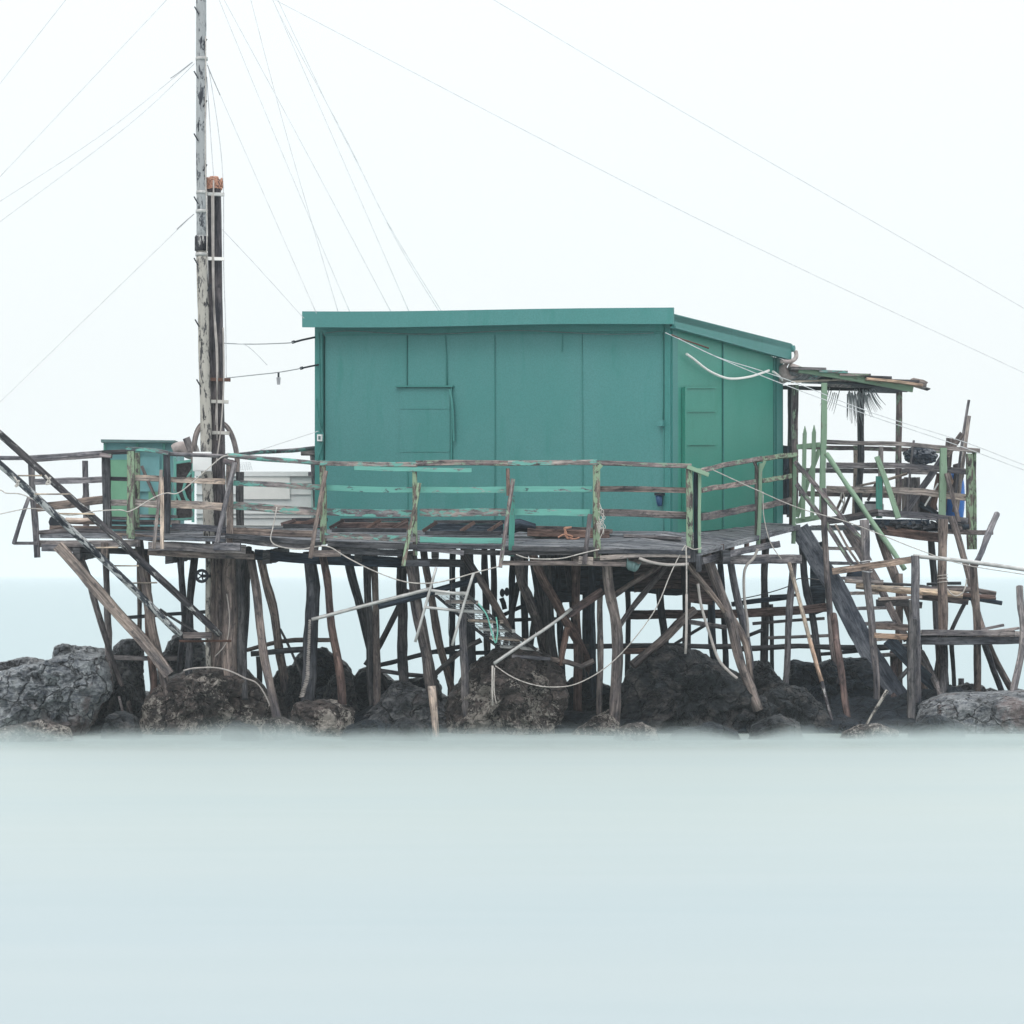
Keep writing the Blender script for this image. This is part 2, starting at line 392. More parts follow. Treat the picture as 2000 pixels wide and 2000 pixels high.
# ------------------------------------------------------------------ rocks
ROCKS = []
def rock(outline, Y, depth, mat, label, seed, rough=.15, facet=.75, cat='rock', name='rock', group='breakwater rocks under the hut', sub=(120, 56)):
    cx = sum(p[0] for p in outline)/len(outline); cy = sum(p[1] for p in outline)/len(outline)
    C = P(cx, cy, Y); pl = []
    for x, y in outline:
        q = P(x, y, Y)-C; pl.append((math.atan2(q.z, q.x), math.hypot(q.x, q.z)))
    pl.sort()
    def Rad(a):
        # radius of the outline polygon in direction a
        n = len(pl)
        for i in range(n):
            a0, r0 = pl[i]; a1, r1 = pl[(i+1) % n]
            if a1 <= a0: a1 += 2*math.pi
            aa = a if a >= a0 else a+2*math.pi
            if a0 <= aa <= a1:
                x0, z0 = r0*math.cos(a0), r0*math.sin(a0); x1, z1 = r1*math.cos(a1), r1*math.sin(a1)
                dx, dz = x1-x0, z1-z0; ca, sa = math.cos(aa), math.sin(aa)
                den = ca*dz-sa*dx
                if abs(den) < 1e-9: return r0
                return max(.02, (x0*dz-z0*dx)/den)
        return pl[0][1]
    nu, nv = sub; mbx = MB(); sv = Vector((seed*7.1, seed*3.3, seed*1.7)); rg = random.Random(seed*13)
    tab = [Rad(-math.pi+2*math.pi*i/nu) for i in range(nu)]
    mean = sum(tab)/nu
    planes = []
    for _ in range(26):
        n = Vector((rg.gauss(0, 1), rg.gauss(0, 1)-.5, rg.gauss(0, 1))).normalized(); planes.append((n, rg.uniform(.62, .97)))
    for k in range(nv+1):
        ph = math.pi*k/nv; s_ = math.sin(ph)**.62; c_ = math.cos(ph)
        c_ = math.copysign(abs(c_)**.85, c_)
        for i in range(nu):
            a = -math.pi+2*math.pi*i/nu; r = tab[i]
            d = Vector((math.cos(a)*math.sin(ph), -math.cos(ph), math.sin(a)*math.sin(ph)))
            p = Vector((math.cos(a)*r*s_, -c_*depth, math.sin(a)*r*s_))
            q = p*(1.0/max(mean, .3)); w_ = q+.25*noise.noise_vector(q*2+sv)
            cut = min([1.0]+[h/max(1e-3, n.dot(d)) for n, h in planes if n.dot(d) > .05])
            e = 1-.75*math.sin(ph)**6       # keep the traced silhouette
            dsp = (cut-1)*facet*2*e+.06*facet
            dsp += rough*(.9*noise.fractal(w_*2.2+sv, 1, 2, 4)+.8*(noise.ridged_multi_fractal(w_*2.6+sv, .9, 2.1, 5, 1, 2)-1.1)*.6)*(.35+.65*e)
            dsp += .05*noise.fractal(p*9+sv, .8, 2, 4)
            mbx.v.append(C+p*(1+dsp))
    for k in range(nv):
        for i in range(nu):
            i2 = (i+1) % nu; a = k*nu
            mbx.poly((a+i, a+i2, a+nu+i2, a+nu+i), [(0, 0)]*4)
    o = mbx.build(name, mat, None, label, cat, group)
    ROCKS.append((mbx.v, mbx.f))
    return o
rock([(-60,1330),(-20,1318),(30,1300),(75,1290),(125,1282),(160,1268),(200,1280),(212,1310),(214,1350),(190,1400),(150,1460),(-60,1460)], 33.6, .8, 'rock_grey', 'largest grey boulder at the left edge, with a brown stain', 1)
rock([(98,1300),(105,1262),(122,1255),(160,1260),(200,1270),(215,1290),(200,1400),(90,1400)], 34.9, .5, 'rock_grey', 'flat topped pale grey boulder behind the largest left boulder', 2)
rock([(-40,1300),(0,1294),(48,1279),(72,1284),(97,1292),(100,1400),(-40,1400)], 35.3, .6, 'rock_mid', 'grey boulder at the left edge against the sea', 3)
rock([(28,1330),(45,1310),(62,1290),(88,1304),(95,1400),(28,1400)], 34.6, .35, 'rock_mid', 'small peaked rock between the left boulders', 4)
rock([(215,1290),(222,1262),(240,1252),(266,1250),(280,1270),(285,1400),(212,1400)], 35.0, .4, 'rock_mid', 'grey rock with driftwood on it behind the leaning corner posts', 5)
rock([(308,1290),(322,1260),(345,1240),(385,1245),(402,1270),(405,1400),(305,1400)], 35.6, .5, 'rock_mid', 'grey boulder behind the foot of the mast', 6)
rock([(262,1460),(268,1380),(290,1345),(330,1322),(370,1305),(430,1300),(480,1310),(515,1340),(540,1380),(548,1460)], 33.8, .75, 'rock_brown', 'domed concrete and stone mound carrying the mast, oysters on its left', 7, rough=.10)
rock([(520,1400),(528,1330),(540,1308),(565,1302),(590,1312),(600,1460),(520,1460)], 34.6, .4, 'rock_dark', 'dark rock just right of the mast mound', 8)
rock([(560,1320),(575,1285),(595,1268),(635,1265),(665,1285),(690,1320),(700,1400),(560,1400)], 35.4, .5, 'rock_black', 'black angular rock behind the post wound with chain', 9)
rock([(560,1465),(568,1400),(575,1372),(600,1365),(660,1368),(690,1385),(700,1465)], 33.5, .45, 'rock_brown', 'squared brown footing block under the post wound with chain', 10, facet=.25)
rock([(625,1380),(640,1325),(665,1305),(685,1320),(700,1370),(712,1400),(700,1460),(620,1460)], 34.5, .4, 'rock_dark', 'dark slab rock leaning behind the squared footing block', 11)
rock([(700,1460),(705,1400),(730,1375),(765,1330),(790,1325),(830,1345),(870,1380),(885,1460)], 34.2, .55, 'rock_mid', 'low grey rock left of the big brown boulder', 12)
rock([(686,1330),(700,1305),(730,1298),(770,1330),(845,1318),(862,1350),(870,1430),(690,1430)], 35.4, .5, 'rock_black', 'black wet rocks behind the twin middle pilings', 13)
rock([(868,1465),(880,1420),(876,1370),(890,1335),(915,1295),(960,1272),(1010,1268),(1060,1280),(1095,1310),(1112,1360),(1108,1400),(1098,1465)], 34.1, .85, 'rock_brown', 'big round brown boulder with white crust under the metal gangway', 14)
rock([(1095,1465),(1130,1420),(1165,1398),(1190,1384),(1205,1400),(1222,1430),(1235,1465)], 33.6, .4, 'rock_brown', 'small pointed brown rock between the two biggest boulders', 15)
rock([(1200,1465),(1208,1400),(1205,1350),(1222,1310),(1255,1280),(1300,1262),(1350,1268),(1400,1290),(1450,1322),(1470,1360),(1476,1410),(1480,1465)], 34.3, .9, 'rock_dark', 'biggest dark boulder right of centre under the deck corner', 16)
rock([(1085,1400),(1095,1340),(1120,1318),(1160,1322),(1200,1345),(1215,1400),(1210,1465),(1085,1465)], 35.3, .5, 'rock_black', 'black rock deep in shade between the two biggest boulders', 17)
rock([(1462,1465),(1480,1390),(1500,1350),(1530,1340),(1570,1345),(1605,1370),(1625,1400),(1640,1465)], 34.2, .55, 'rock_dark', 'wet rock with glinting face below the tall bamboo pole', 18)
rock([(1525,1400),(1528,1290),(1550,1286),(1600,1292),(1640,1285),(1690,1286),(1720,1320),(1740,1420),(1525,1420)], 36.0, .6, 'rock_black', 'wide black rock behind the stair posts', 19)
rock([(1455,1400),(1460,1300),(1478,1282),(1500,1290),(1522,1320),(1560,1360),(1560,1430),(1455,1430)], 35.2, .4, 'rock_dark', 'dark rock between biggest boulder and wide black rock', 20)
rock([(1785,1465),(1788,1395),(1800,1372),(1850,1355),(1920,1352),(1990,1348),(2080,1350),(2090,1465)], 34.4, .8, 'slab', 'cracked flat grey slab at the right edge', 21, facet=.2, rough=.06)
rock([(1855,1400),(1862,1345),(1890,1332),(1918,1338),(1932,1350),(1935,1400)], 36.0, .35, 'rock_mid', 'small grey rock behind the right landing posts', 22)
rock([(1640,1465),(1660,1420),(1700,1400),(1760,1385),(1800,1400),(1830,1465)], 36.2, .45, 'rock_dark', 'low dark rock at the foot of the stairs', 23)
rock([(1225,1320),(1232,1296),(1260,1290),(1300,1300),(1300,1400),(1220,1400)], 35.8, .4, 'rock_black', 'black rock peeping out behind the biggest dark boulder', 24)
rock([(180,1465),(188,1390),(205,1345),(235,1325),(262,1335),(285,1380),(292,1465)], 34.3, .5, 'rock_dark', 'dark wet rock between the largest left boulder and the mast mound', 31)
rock([(585,1465),(592,1395),(612,1350),(650,1338),(690,1352),(722,1390),(735,1465)], 34.6, .45, 'rock_black', 'black wet rock behind the squared footing block and its neighbour', 32)
rock([(1425,1465),(1432,1400),(1455,1365),(1490,1358),(1515,1380),(1530,1465)], 34.0, .45, 'rock_dark', 'dark angular rock at the right foot of the biggest dark boulder', 33)
rock([(1590,1465),(1600,1395),(1640,1362),(1690,1358),(1740,1372),(1790,1400),(1800,1465)], 35.6, .5, 'rock_black', 'black rock under the lower end of the stair plank', 34)
rg_ = random.Random(5)
for i, (x, w_, yt, Y, lb_) in enumerate(((238,42,1385,33.5,'small dark rock in the water right of the largest left boulder'),(545,40,1395,33.3,'small rock at the right foot of the mast mound'),(725,60,1400,33.3,'low rock at the waterline under the twin piling'),
    (800,55,1404,33.2,'low wet rock at the waterline left of the pale timber foot'),(1245,50,1408,33.2,'small rock low in front of the biggest dark boulder'),(1380,80,1412,33.3,'broad low rock at the waterline in front of the biggest dark boulder'),(1515,60,1398,33.4,'low wet rock at the waterline left of the bamboo pole'),(1700,70,1412,33.6,'low rock behind the white tipped pipe'),(1830,60,1400,33.6,'low rock before the left end of the cracked slab'),(470,45,1405,33.1,'small rock in the water below the rope on the mast mound'),(70,90,1405,33.0,'low flat rock awash at the left edge'))):
    o_ = [(x-w_,1462),(x-w_*.8,yt+18),(x-w_*.3,yt+rg_.uniform(-2,8)),(x+w_*.2,yt+rg_.uniform(-4,6)),(x+w_*.75,yt+14),(x+w_,1462)]
    rock(o_, Y-.75, .35, ('rock_dark','rock_brown','rock_black')[i % 3], lb_, 40+i, sub=(70,34))
# rubble bed that the rocks and pilings stand in
mb = MB(); nx, ny = 150, 26
for j in range(ny+1):
    for i in range(nx+1):
        x = -8.5+17*i/nx; y = 33.6+4.9*j/ny
        h = .52*math.sin(math.pi*min(1, j/ny*1.05))**.6-.1
        z = h*(.8+.5*noise.noise(Vector((x*.8, y*.8, 4))))+.16*noise.fractal(Vector((x*2.2, y*2.2, 1)), 1, 2, 4)
        mb.v.append(Vector((x, y, z if 0 < j < ny else -.3)))
for j in range(ny):
    for i in range(nx):
        a = j*(nx+1)+i; mb.poly((a, a+1, a+nx+2, a+nx+1), [(0, 0)]*4, True)
mb.build('rubble_bed', 'rock_black', label='low dark rubble and shingle that the pilings stand in', kind='stuff')
ROCKS.append((mb.v, mb.f))
allv = []; allf = []
for v, f in ROCKS:
    o = len(allv); allv += v; allf += [tuple(i+o for i in q) for q in f]
BVH = BVHTree.FromPolygons(allv, allf)
EYE = Vector((0, 0, CH))
def hitY(px, py):
    d = (P(px, py, 30)-EYE).normalized(); h = BVH.ray_cast(EYE, d)
    return h[0].y if h[0] else None
# ------------------------------------------------------------------ main deck
EE = [(78,1045,33.6),(250,1047,33.1),(440,1052,33.0),(625,1058,33.0),(810,1063,33.0),(1000,1066,33.0),(1165,1068,33.0),(1350,1078,33.0)]
MM = [(80,1041,34.3),(250,1041,34.4),(440,1038,35.0),(618,1034,36.3),(860,1036,35.6),(1100,1037,34.9),(1310,1038,34.3),(1425,1058.6,34.3)]
BB = [(82,1037,35.3),(250,1034,36.2),(440,1030,37.4),(600,1026,39.2),(800,1022,39.4),(1050,1016,39.5),(1280,1010,39.0),(1556,1025,36.95)]
EE, MM, BB = [[P(*p) for p in q] for q in (EE, MM, BB)]
mb = MB(); rows = 9; rows2 = 14
def rowpt(i, s):
    if s <= 1: return EE[i].lerp(MM[i], s)
    return MM[i].lerp(BB[i], s-1)
for r in range(rows+rows2):
    s0 = r/rows if r < rows else 1+(r-rows)/rows2; s1 = (r+1)/rows if r < rows else 1+(r-rows+1)/rows2
    for i in range(7):
        a, b = rowpt(i, s0), rowpt(i+1, s0); c, d = rowpt(i+1, s1), rowpt(i, s1)
        g = .03+.03*random.random(); a2, d2 = a.lerp(d, g), d.lerp(a, g); b2, c2 = b.lerp(c, g), c.lerp(b, g)
        ex = Vector((0, 0, random.uniform(-.008, .010))); t = Vector((0, 0, .034)); jo = random.uniform(.001, .006)
        a2 = a2.lerp(b2, jo); d2 = d2.lerp(c2, jo)
        if r == 0: a2 = a2+Vector((0, random.uniform(-.035, .02), 0)); b2 = b2+Vector((0, random.uniform(-.035, .02), 0))
        mb.hexa([p+ex for p in (a2-t, b2-t, b2, a2, d2-t, c2-t, c2, d2)])
mb.hexa([rowpt(7,0), rowpt(7,0)+Vector((.05,.02,0)), rowpt(7,2)+Vector((.05,0,0)), rowpt(7,2)]*1+[p-Vector((0,0,.06)) for p in (rowpt(7,0), rowpt(7,0)+Vector((.05,.02,0)), rowpt(7,2)+Vector((.05,0,0)), rowpt(7,2))])
deck = thing('wooden_deck', 'rickety grey timber deck on stilts carrying the green hut', 'deck', EE[4]-Vector((0, 0, .1)))
mb.build('planking', 'deck', deck)
def dk(name, pts, w, mat, Y, d=.08, shape='box', **k): return mem(name, pts, w, mat, Y, shape, d, parent=deck, **k)
# edge boards and beams seen under the front edge
dk('edge_board', [(76,1062),(150,1062),(272,1061)], 13, 'grey', (33.6,33.05), .05)
dk('edge_board', [(290,1068),(330,1066),(480,1074)], 17, 'grey', 33.1, .05, label='dark stained edge board')
dk('edge_board', [(455,1053),(540,1063),(622,1070)], 12, 'grey', 32.97, .06)
dk('edge_board', [(440,1046),(540,1055),(628,1062)], 9, 'dark', 32.93, .05)
dk('edge_board', [(628,1074),(700,1078),(785,1080)], 13, 'dark', 32.98, .05)
dk('edge_board', [(640,1062),(720,1067),(815,1068)], 10, 'dark', 32.94, .05)
dk('edge_board', [(812,1072),(860,1074),(906,1080)], 10, 'grey', 32.97, .05)
dk('edge_board', [(815,1066),(900,1068),(985,1068)], 9, 'dark', 32.94, .06)
dk('edge_board', [(905,1078),(1000,1080),(1160,1079)], 10, 'dark', 33.0, .06)
dk('edge_board', [(1000,1071),(1090,1073),(1162,1073)], 9, 'dark', 32.95, .05)
dk('edge_board', [(1172,1090),(1250,1083),(1348,1085)], 9, 'pale', 32.97, .05, label='split pale edge board')
dk('edge_board', [(1168,1078),(1260,1076),(1348,1080)], 8, 'dark', 32.95, .05)
dk('edge_board', [(1370,1096),(1440,1078),(1520,1062)], 13, 'grey', (33.3,36.0), .05, label='notched pale edge board')
dk('edge_board', [(1352,1083),(1440,1060),(1553,1033)], 8, 'dark', (33.05,36.9), .05)
for x, y in ((1409,1068),(1430,1068),(1458,1060),(1490,1053)):
    dk('joist', [(x,y+9),(x,y-5)], 7, 'rust', 33+(x-1350)/52, .3)
dk('beam', [(83,1071),(150,1072)], 13, 'grey', 33.5, .14)
dk('beam', [(150,1074),(300,1078)], 12, 'dark', 33.6, .14)
dk('beam', [(290,1079),(390,1083),(497,1088)], 12, 'brown', 33.3, .14)
dk('beam', [(498,1084),(640,1092),(790,1099)], 20, 'black', 33.5, .16)
dk('beam', [(780,1098),(905,1100)], 15, 'dark', 33.6, .14)
dk('beam', [(978,1100),(1100,1100),(1222,1102)], 9, 'brown', 32.9, .12)
dk('beam', [(1385,1092),(1480,1092),(1560,1092)], 18, 'grey', (34.4,35.6), .12)
dk('beam', [(1120,1092),(1240,1096),(1345,1096)], 12, 'brown', 33.3, .1)
for k, (x0, x1) in enumerate(((150,200),(330,380),(520,560),(700,715),(850,850),(1010,990),(1150,1120),(1300,1250),(1420,1380))):
    yy = 1083+6*math.sin(k)
    dk('joist', [(x0,yy),(x1,yy-9)], 13, 'dark', (33.3,38.2), .16)
# boxed-in dark underside beneath the hut
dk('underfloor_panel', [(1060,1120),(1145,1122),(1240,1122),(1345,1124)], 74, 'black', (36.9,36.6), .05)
dk('underfloor_panel', [(1346,1130),(1392,1130)], 92, 'rust', 35.7, .04, label='red brown hanging panel')
dk('underfloor_panel', [(1238,1120),(1330,1118)], 64, 'rust', 36.2, .03, label='stained brown hanging panel')
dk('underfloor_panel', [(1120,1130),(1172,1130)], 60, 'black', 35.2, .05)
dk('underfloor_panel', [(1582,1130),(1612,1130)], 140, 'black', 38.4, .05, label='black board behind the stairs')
# boards lying against the front foot of the railing (turquoise kick boards)
dk('kick_board', [(634,1046),(720,1049),(812,1053)], 11, 'turq2', 32.96, .03)
dk('kick_board', [(820,1053),(900,1055),(985,1056)], 11, 'turq', 32.96, .03)
dk('kick_board', [(335,1028),(400,1030),(445,1036)], 12, 'grey', 33.15, .03)
dk('kick_board', [(445,1036),(540,1041),(618,1044)], 13, 'brown', 33.1, .03)
dk('kick_board', [(76,1040),(140,1035),(205,1036)], 8, 'grey', 33.7, .06)
dk('kick_board', [(215,1045),(250,1046),(320,1055)], 11, 'brown', 33.15, .06)

# ------------------------------------------------------------------ the hut
U = Vector
A = U((-2.553, 36.4)); C = U((1.953, 34.3)); D = U((3.66, 37.96)); B = A+D-C
nf = U((C.y-A.y, -(C.x-A.x))).normalized()
if nf.y > 0: nf = -nf
ns = U((D.y-C.y, -(D.x-C.x))).normalized()
if ns.x < 0: ns = -ns
def on(px, py, p0, p1, off=0, nrm=None):
    """point of the vertical plane p0-p1 seen at pixel (px,py), moved off along nrm"""
    d = p1-p0; k = (px-1000)/F           # x = k*y
    t = (k*p0.y-p0.x)/(d.x-k*d.y); q = p0+d*t
    r = P(px, py, q.y)
    return r+U((nrm.x*off, nrm.y*off, 0)) if nrm is not None else r
def FW(px, py, off=0): return on(px, py, A, C, off, nf)
def SW(px, py, off=0): return on(px, py, C, D, off, ns)
def panel(mb, f, x0, x1, yt, yb, o0, o1):
    """box between pixel columns x0..x1, top row fn yt and bottom row fn yb, offsets o0 (back) .. o1 (front)"""
    T = yt if callable(yt) else (lambda x: yt); Bm = yb if callable(yb) else (lambda x: yb)
    q = []
    for o in (o1, o0): q += [f(x0, Bm(x0), o), f(x1, Bm(x1), o), f(x1, T(x1), o), f(x0, T(x0), o)]
    mb.hexa(q)
ftop = lambda x: 636+(x-618)/692*-6
fbot = lambda x: 1034+(x-618)/692*10
stop = lambda x: 626+(x-1310)/215*76
sbot = lambda x: 1044-(x-1310)/215*22
hut = thing('fishing_hut', 'green flat roofed fishing hut of painted panels, standing on the deck', 'hut', FW(950, 1038))
mb = MB(); g = 1.1
for x0, x1, o in ((634,796,.0),(796,966,.003),(966,1137,.0),(1137,1297,.004)):
    panel(mb, FW, x0+g, x1-g*.2, ftop, fbot, -.05, o)
panel(mb, FW, 618, 1309, ftop, fbot, -.10, -.053)
mb.build('front_wall', 'front', hut)
mb = MB()
for x0, x1, o in ((1323,1411,0),(1411,1511,.003)):
    panel(mb, SW, x0+g*.4, x1-g, stop, sbot, -.05, o)
panel(mb, SW, 1312, 1524, stop, sbot, -.10, -.053)
mb.build('side_wall', 'side', hut)
for f_, a_, b_, t_, o_ in ((FW,617,632,lambda x: ftop(x)+3,.03),(FW,1299,1310,lambda x: ftop(x)+3,.022),(SW,1311,1321,stop,.02),(SW,1514,1526,stop,.025)):
    mb = MB(); panel(mb, f_, a_, b_, t_, fbot if f_ is FW else sbot, -.08, o_); mb.build('corner_post', 'trim', hut)
mb = MB()      # header under the eaves, then the far walls
panel(mb, FW, 632, 1299, lambda x: ftop(x)+2, lambda x: ftop(x)+17, .006, .045)
panel(mb, FW, 634, 1297, lambda x: ftop(x)+17, lambda x: ftop(x)+21, .006, .016)
mb.build('eaves_board', 'trim', hut)
mb = MB()
def wallbox(p, q, n, zt0, zt1, zb):
    a = U((p.x, p.y, zb)); b = U((q.x, q.y, zb)); c = U((q.x, q.y, zt1)); d = U((p.x, p.y, zt0)); nn = U((n.x, n.y, 0))*-.08
    mb.hexa([a, b, c, d, a+nn, b+nn, c+nn, d+nn])
zbk = P(1525, 705, D.y).z; zf = FW(620, 640).z; zf2 = FW(1300, 640).z
wallbox(D, B, -nf, zbk, zbk+.05, 2.5); wallbox(B, A, -ns, zbk+.05, zf, 2.4)
mb.build('rear_wall', 'side', hut)
# roof: a tall front fascia, a lower raking side fascia, sheet between them
fo = U((nf.x, nf.y)); so_ = U((ns.x, ns.y))
Cf = C+fo*.27+so_*.11; Af = A+fo*.27-so_*.09; Df = D+so_*.11-fo*.14
def FF(px, py, off=0): return on(px, py, Af, Cf, off, nf)
def SF(px, py, off=0): return on(px, py, Cf, Df, off, ns)
roof = None
mb = MB(); TL, TR = FF(590, 608), FF(1315, 600); BL_, BR_ = FF(590, 639), FF(1315, 632)
SR, SRb = SF(1548, 671), SF(1548, 701)
S0, S0b = SF(1317.5, 613), SF(1317.5, 637)
back = SR+(TL-TR)
mid0 = TR-U((0, 0, .03)); midL = TL-U((0, 0, .03))
tk = U((0, 0, .09))
mb.hexa([midL-tk+U((0,.02,0)), S0-tk, S0-U((0,0,.012)), midL, back-tk, SR-tk, SR-U((0,0,.012)), back])
roof = mb.build('roof', 'trim', hut)
mb = MB(); sag = lambda x: 2.2*math.sin((x-590)/725*math.pi*2.2)
for i in range(8):
    x0, x1 = 590+725*i/8, 590+725*(i+1)/8
    T = lambda x: 608-8*((x-590)/725)**1.5+.4*sag(x); Bm = lambda x: 639-7*((x-590)/725)**1.2+.7*sag(x)
    panel(mb, FF, x0, x1, T, Bm, -.03, .0)
mb.build('fascia', 'front', roof)
mb = MB(); panel(mb, SF, 1317.5, 1546, lambda x: 613+(x-1317)/229*58, lambda x: 637+(x-1317)/229*64, -.03, .0)
mb.build('fascia', 'trim', roof)
mb = MB(); panel(mb, SF, 1318, 1544, lambda x: 637+(x-1317)/229*64, lambda x: 640.5+(x-1317)/229*63, -.06, .012)
mb.build('drip_edge', 'front', roof)
mb = MB(); a = SF(1549, 681, .02); mb.sweep([a, a+(TL-TR)], .045, .045, 'log', 0)
mb.build('gutter', 'front', roof)
mb = MB(); mb.sweep(smooth_pts([SF(1550, 686, .03), SF(1548, 698, .05), SF(1538, 706, .05), SF(1524, 706, .02)]), .028, .028, 'cable')
mb.build('downpipe', 'cloth', roof)
# hatch in the front wall
ha = MB(); panel(ha, FW, 783, 880, 758, 905, .006, .020); panel(ha, FW, 783, 880, 797, 799, .020, .026); panel(ha, FW, 783, 880, 880, 883, .020, .026)
hatch = ha.build('hatch', 'front', hut)
mb = MB(); panel(mb, FW, 775, 888, 753.5, 756.5, .006, .06); panel(mb, FW, 882, 885, 757, 905, .006, .035); mb.build('frame', 'trim', hatch)
mb = MB(); mb.sweep([FW(880, 761, .03), FW(886, 761, .05), FW(887, 765, .05), FW(889.5, 862, .05)], .013, .013, 'box', 0); mb.build('latch_bar', 'trim', hatch)
mb = MB()
for x0, y0, x1, y1 in ((794,650,794,754),(871,650,872,754),(797,906,797,1030),(966,650,968,1036),(1137,650,1139,1040),(1098.5,650,1098,687)):
    mb.sweep([FW(x0, y0, .008), FW(x1, y1, .008)], .006, .008, 'box', 0)
mb.sweep([FW(873, 648, .02), FW(870, 649, .02), FW(873, 700, .02), FW(875, 752, .02)], .006, .006, 'cable')
mb.build('cover_strip', 'trim', hut)
# side wall: blocked up door
mb = MB(); panel(mb, SW, 1336, 1393, 757, 1000, .004, .018)
for y in (757, 803, 868): panel(mb, SW, 1333, 1396, y-1.5, y+1.5, .018, .04)
panel(mb, SW, 1331, 1335, 757, 1010, .004, .05)
mb.build('door', 'side', hut)
mb = MB()
for x0, y0, x1, y1 in ((1411,665,1412,1030),(1511,697,1512,1020)):
    mb.sweep([SW(x0, y0, .008), SW(x1, y1, .008)], .008, .012, 'box', 0)
mb.build('cover_strip', 'trim', hut)
# conduits, junction box, switch, dispenser
for a_, b_, r_ in ((FW(1296, 650, .02), FW(1296, 820, .02), .008), (FW(1297, 833, .02), FW(1298, 1034, .02), .008), (FW(626, 650, .045), FW(629, 846, .045), .006), (FW(632, 648, .045), FW(633, 840, .045), .007)):
    mb = MB(); mb.sweep([a_, b_], r_, r_, 'log', 0); mb.build('conduit', 'trim', hut)
mb = MB(); panel(mb, FW, 1288, 1299, 820, 833, .02, .08); mb.build('junction_box', 'front', hut)
mb = MB(); panel(mb, FW, 625, 634, 849, 862, .03, .08); sw_ = mb.build('switch_box', 'white', hut)
mb = MB(); panel(mb, FW, 628, 632, 852, 859, .08, .088); mb.build('switch', 'shedr', sw_)
mb = MB(); mb.sweep(smooth_pts([FW(620, 778, .04), FW(622, 800, .04), FW(629, 832, .06), FW(634, 846, .05), FW(635, 856, .05), FW(630, 880, .05), FW(624, 900, .05)]), .007, .007, 'cable'); mb.build('cable', 'trim', hut)
mb = MB(); mb.sweep(smooth_pts([FW(640,651,.05)]+[FW(x, 650+3.5*math.sin(x*.017), .055) for x in range(680, 1290, 40)]), .006, .006, 'cable'); mb.build('cable', 'shedr', hut)
di = thing('fire_extinguisher', 'small dark blue bottle shaped canister hung on the hut corner', 'canister', FW(1292, 990, .05))
mb = MB(); mb.sweep([FW(1291, 968, .07), FW(1292, 982, .07), FW(1293, 989, .07)], .045, .045, 'log', 0, taper=.6); mb.build('body', 'navy', di)
mb = MB(); panel(mb, FW, 1285, 1300, 963, 968, .02, .12); mb.build('bracket', 'iron', di)
# pale rubber tube slung on the side wall
mb = MB(); mb.sweep(smooth_pts([SW(1331,692,.07), SW(1345,702,.07), SW(1372,723,.07), SW(1402,737,.07), SW(1425,740,.07), SW(1455,736,.07), SW(1478,729,.07), SW(1492,724,.07)]), .016, .016, 'cable')
mb.build('rubber_tube', 'tube', None, 'long white rubber tube sagging across the hut side wall', 'tube', 'white tubes on the hut side')
mb = MB(); mb.sweep(smooth_pts([SW(1500,726,.07), SW(1510,733,.07), SW(1517,741,.07), SW(1521,747,.07)]), .016, .016, 'cable')
mb.build('rubber_tube', 'tube', None, 'short white rubber tube at the right corner of the hut side', 'tube', 'white tubes on the hut side')

# ------------------------------------------------------------------ railings round the main deck
GR = 'railing sections round the deck'
def rail(label, parts, group=GR):
    x, y, Y = parts[0][1][0][0], parts[0][1][-1][1], parts[0][3]
    Y = Y[1] if isinstance(Y, tuple) else Y
    t = thing('railing_section', label, 'railing', P(x, y, Y), group)
    for p in parts:
        name, pts, w, Y, mat = p[:5]; d = p[5] if len(p) > 5 else .06
        mem(name, pts, w, mat, Y, 'box' if d else 'log', d or None, parent=t)
    return t
rail('leftmost railing section, with a triangular outrigger brace over the sea', [
 ('post', [(60,892),(66,990),(73,1089)], 11, 33.55, 'grey', .08),
 ('brace', [(56,972),(40,1015),(27,1062)], 7, (33.5,33.3), 'grey', .05),
 ('brace', [(27,1061),(74,1061)], 6, 33.35, 'grey', .05),
 ('top_rail', [(-40,894),(60,895),(130,889),(205,884)], 8, (33.8,33.2), 'grey', .10),
 ('rail', [(68,941),(140,939),(203,936)], 12, (33.5,33.2), 'grey', .03),
 ('rail', [(72,992),(140,983),(203,976)], 16, (33.5,33.2), 'brown', .03)])
rail('short railing section in front of the green shed, with a thick dark post', [
 ('post', [(207,886),(208,980),(210,1032)], 15, 33.15, 'dark', .12),
 ('post', [(206,1060),(205,1090)], 13, 33.2, 'brown', .1),
 ('cap', [(196,889),(218,892)], 8, 33.1, 'limew', .14),
 ('top_rail', [(200,885),(250,882)], 9, 33.15, 'dark', .1),
 ('rail', [(216,935),(250,936)], 8, 33.15, 'dark', .03),
 ('rail', [(216,981),(250,981)], 12, 33.15, 'pale', .03)])
rail('railing section between green corner post and the pale propped board', [
 ('post', [(255,878),(255,980),(256,1052)], 14, 33.0, 'lime', .1),
 ('post', [(268,884),(267,1030)], 10, 33.6, 'lime', .08),
 ('top_rail', [(247,877),(300,878),(330,886)], 8, 33.0, 'turq2', .12),
 ('rail', [(262,933),(318,935)], 11, 33.05, 'pale', .03),
 ('rail', [(262,981),(318,984)], 15, 33.05, 'pale', .03)])
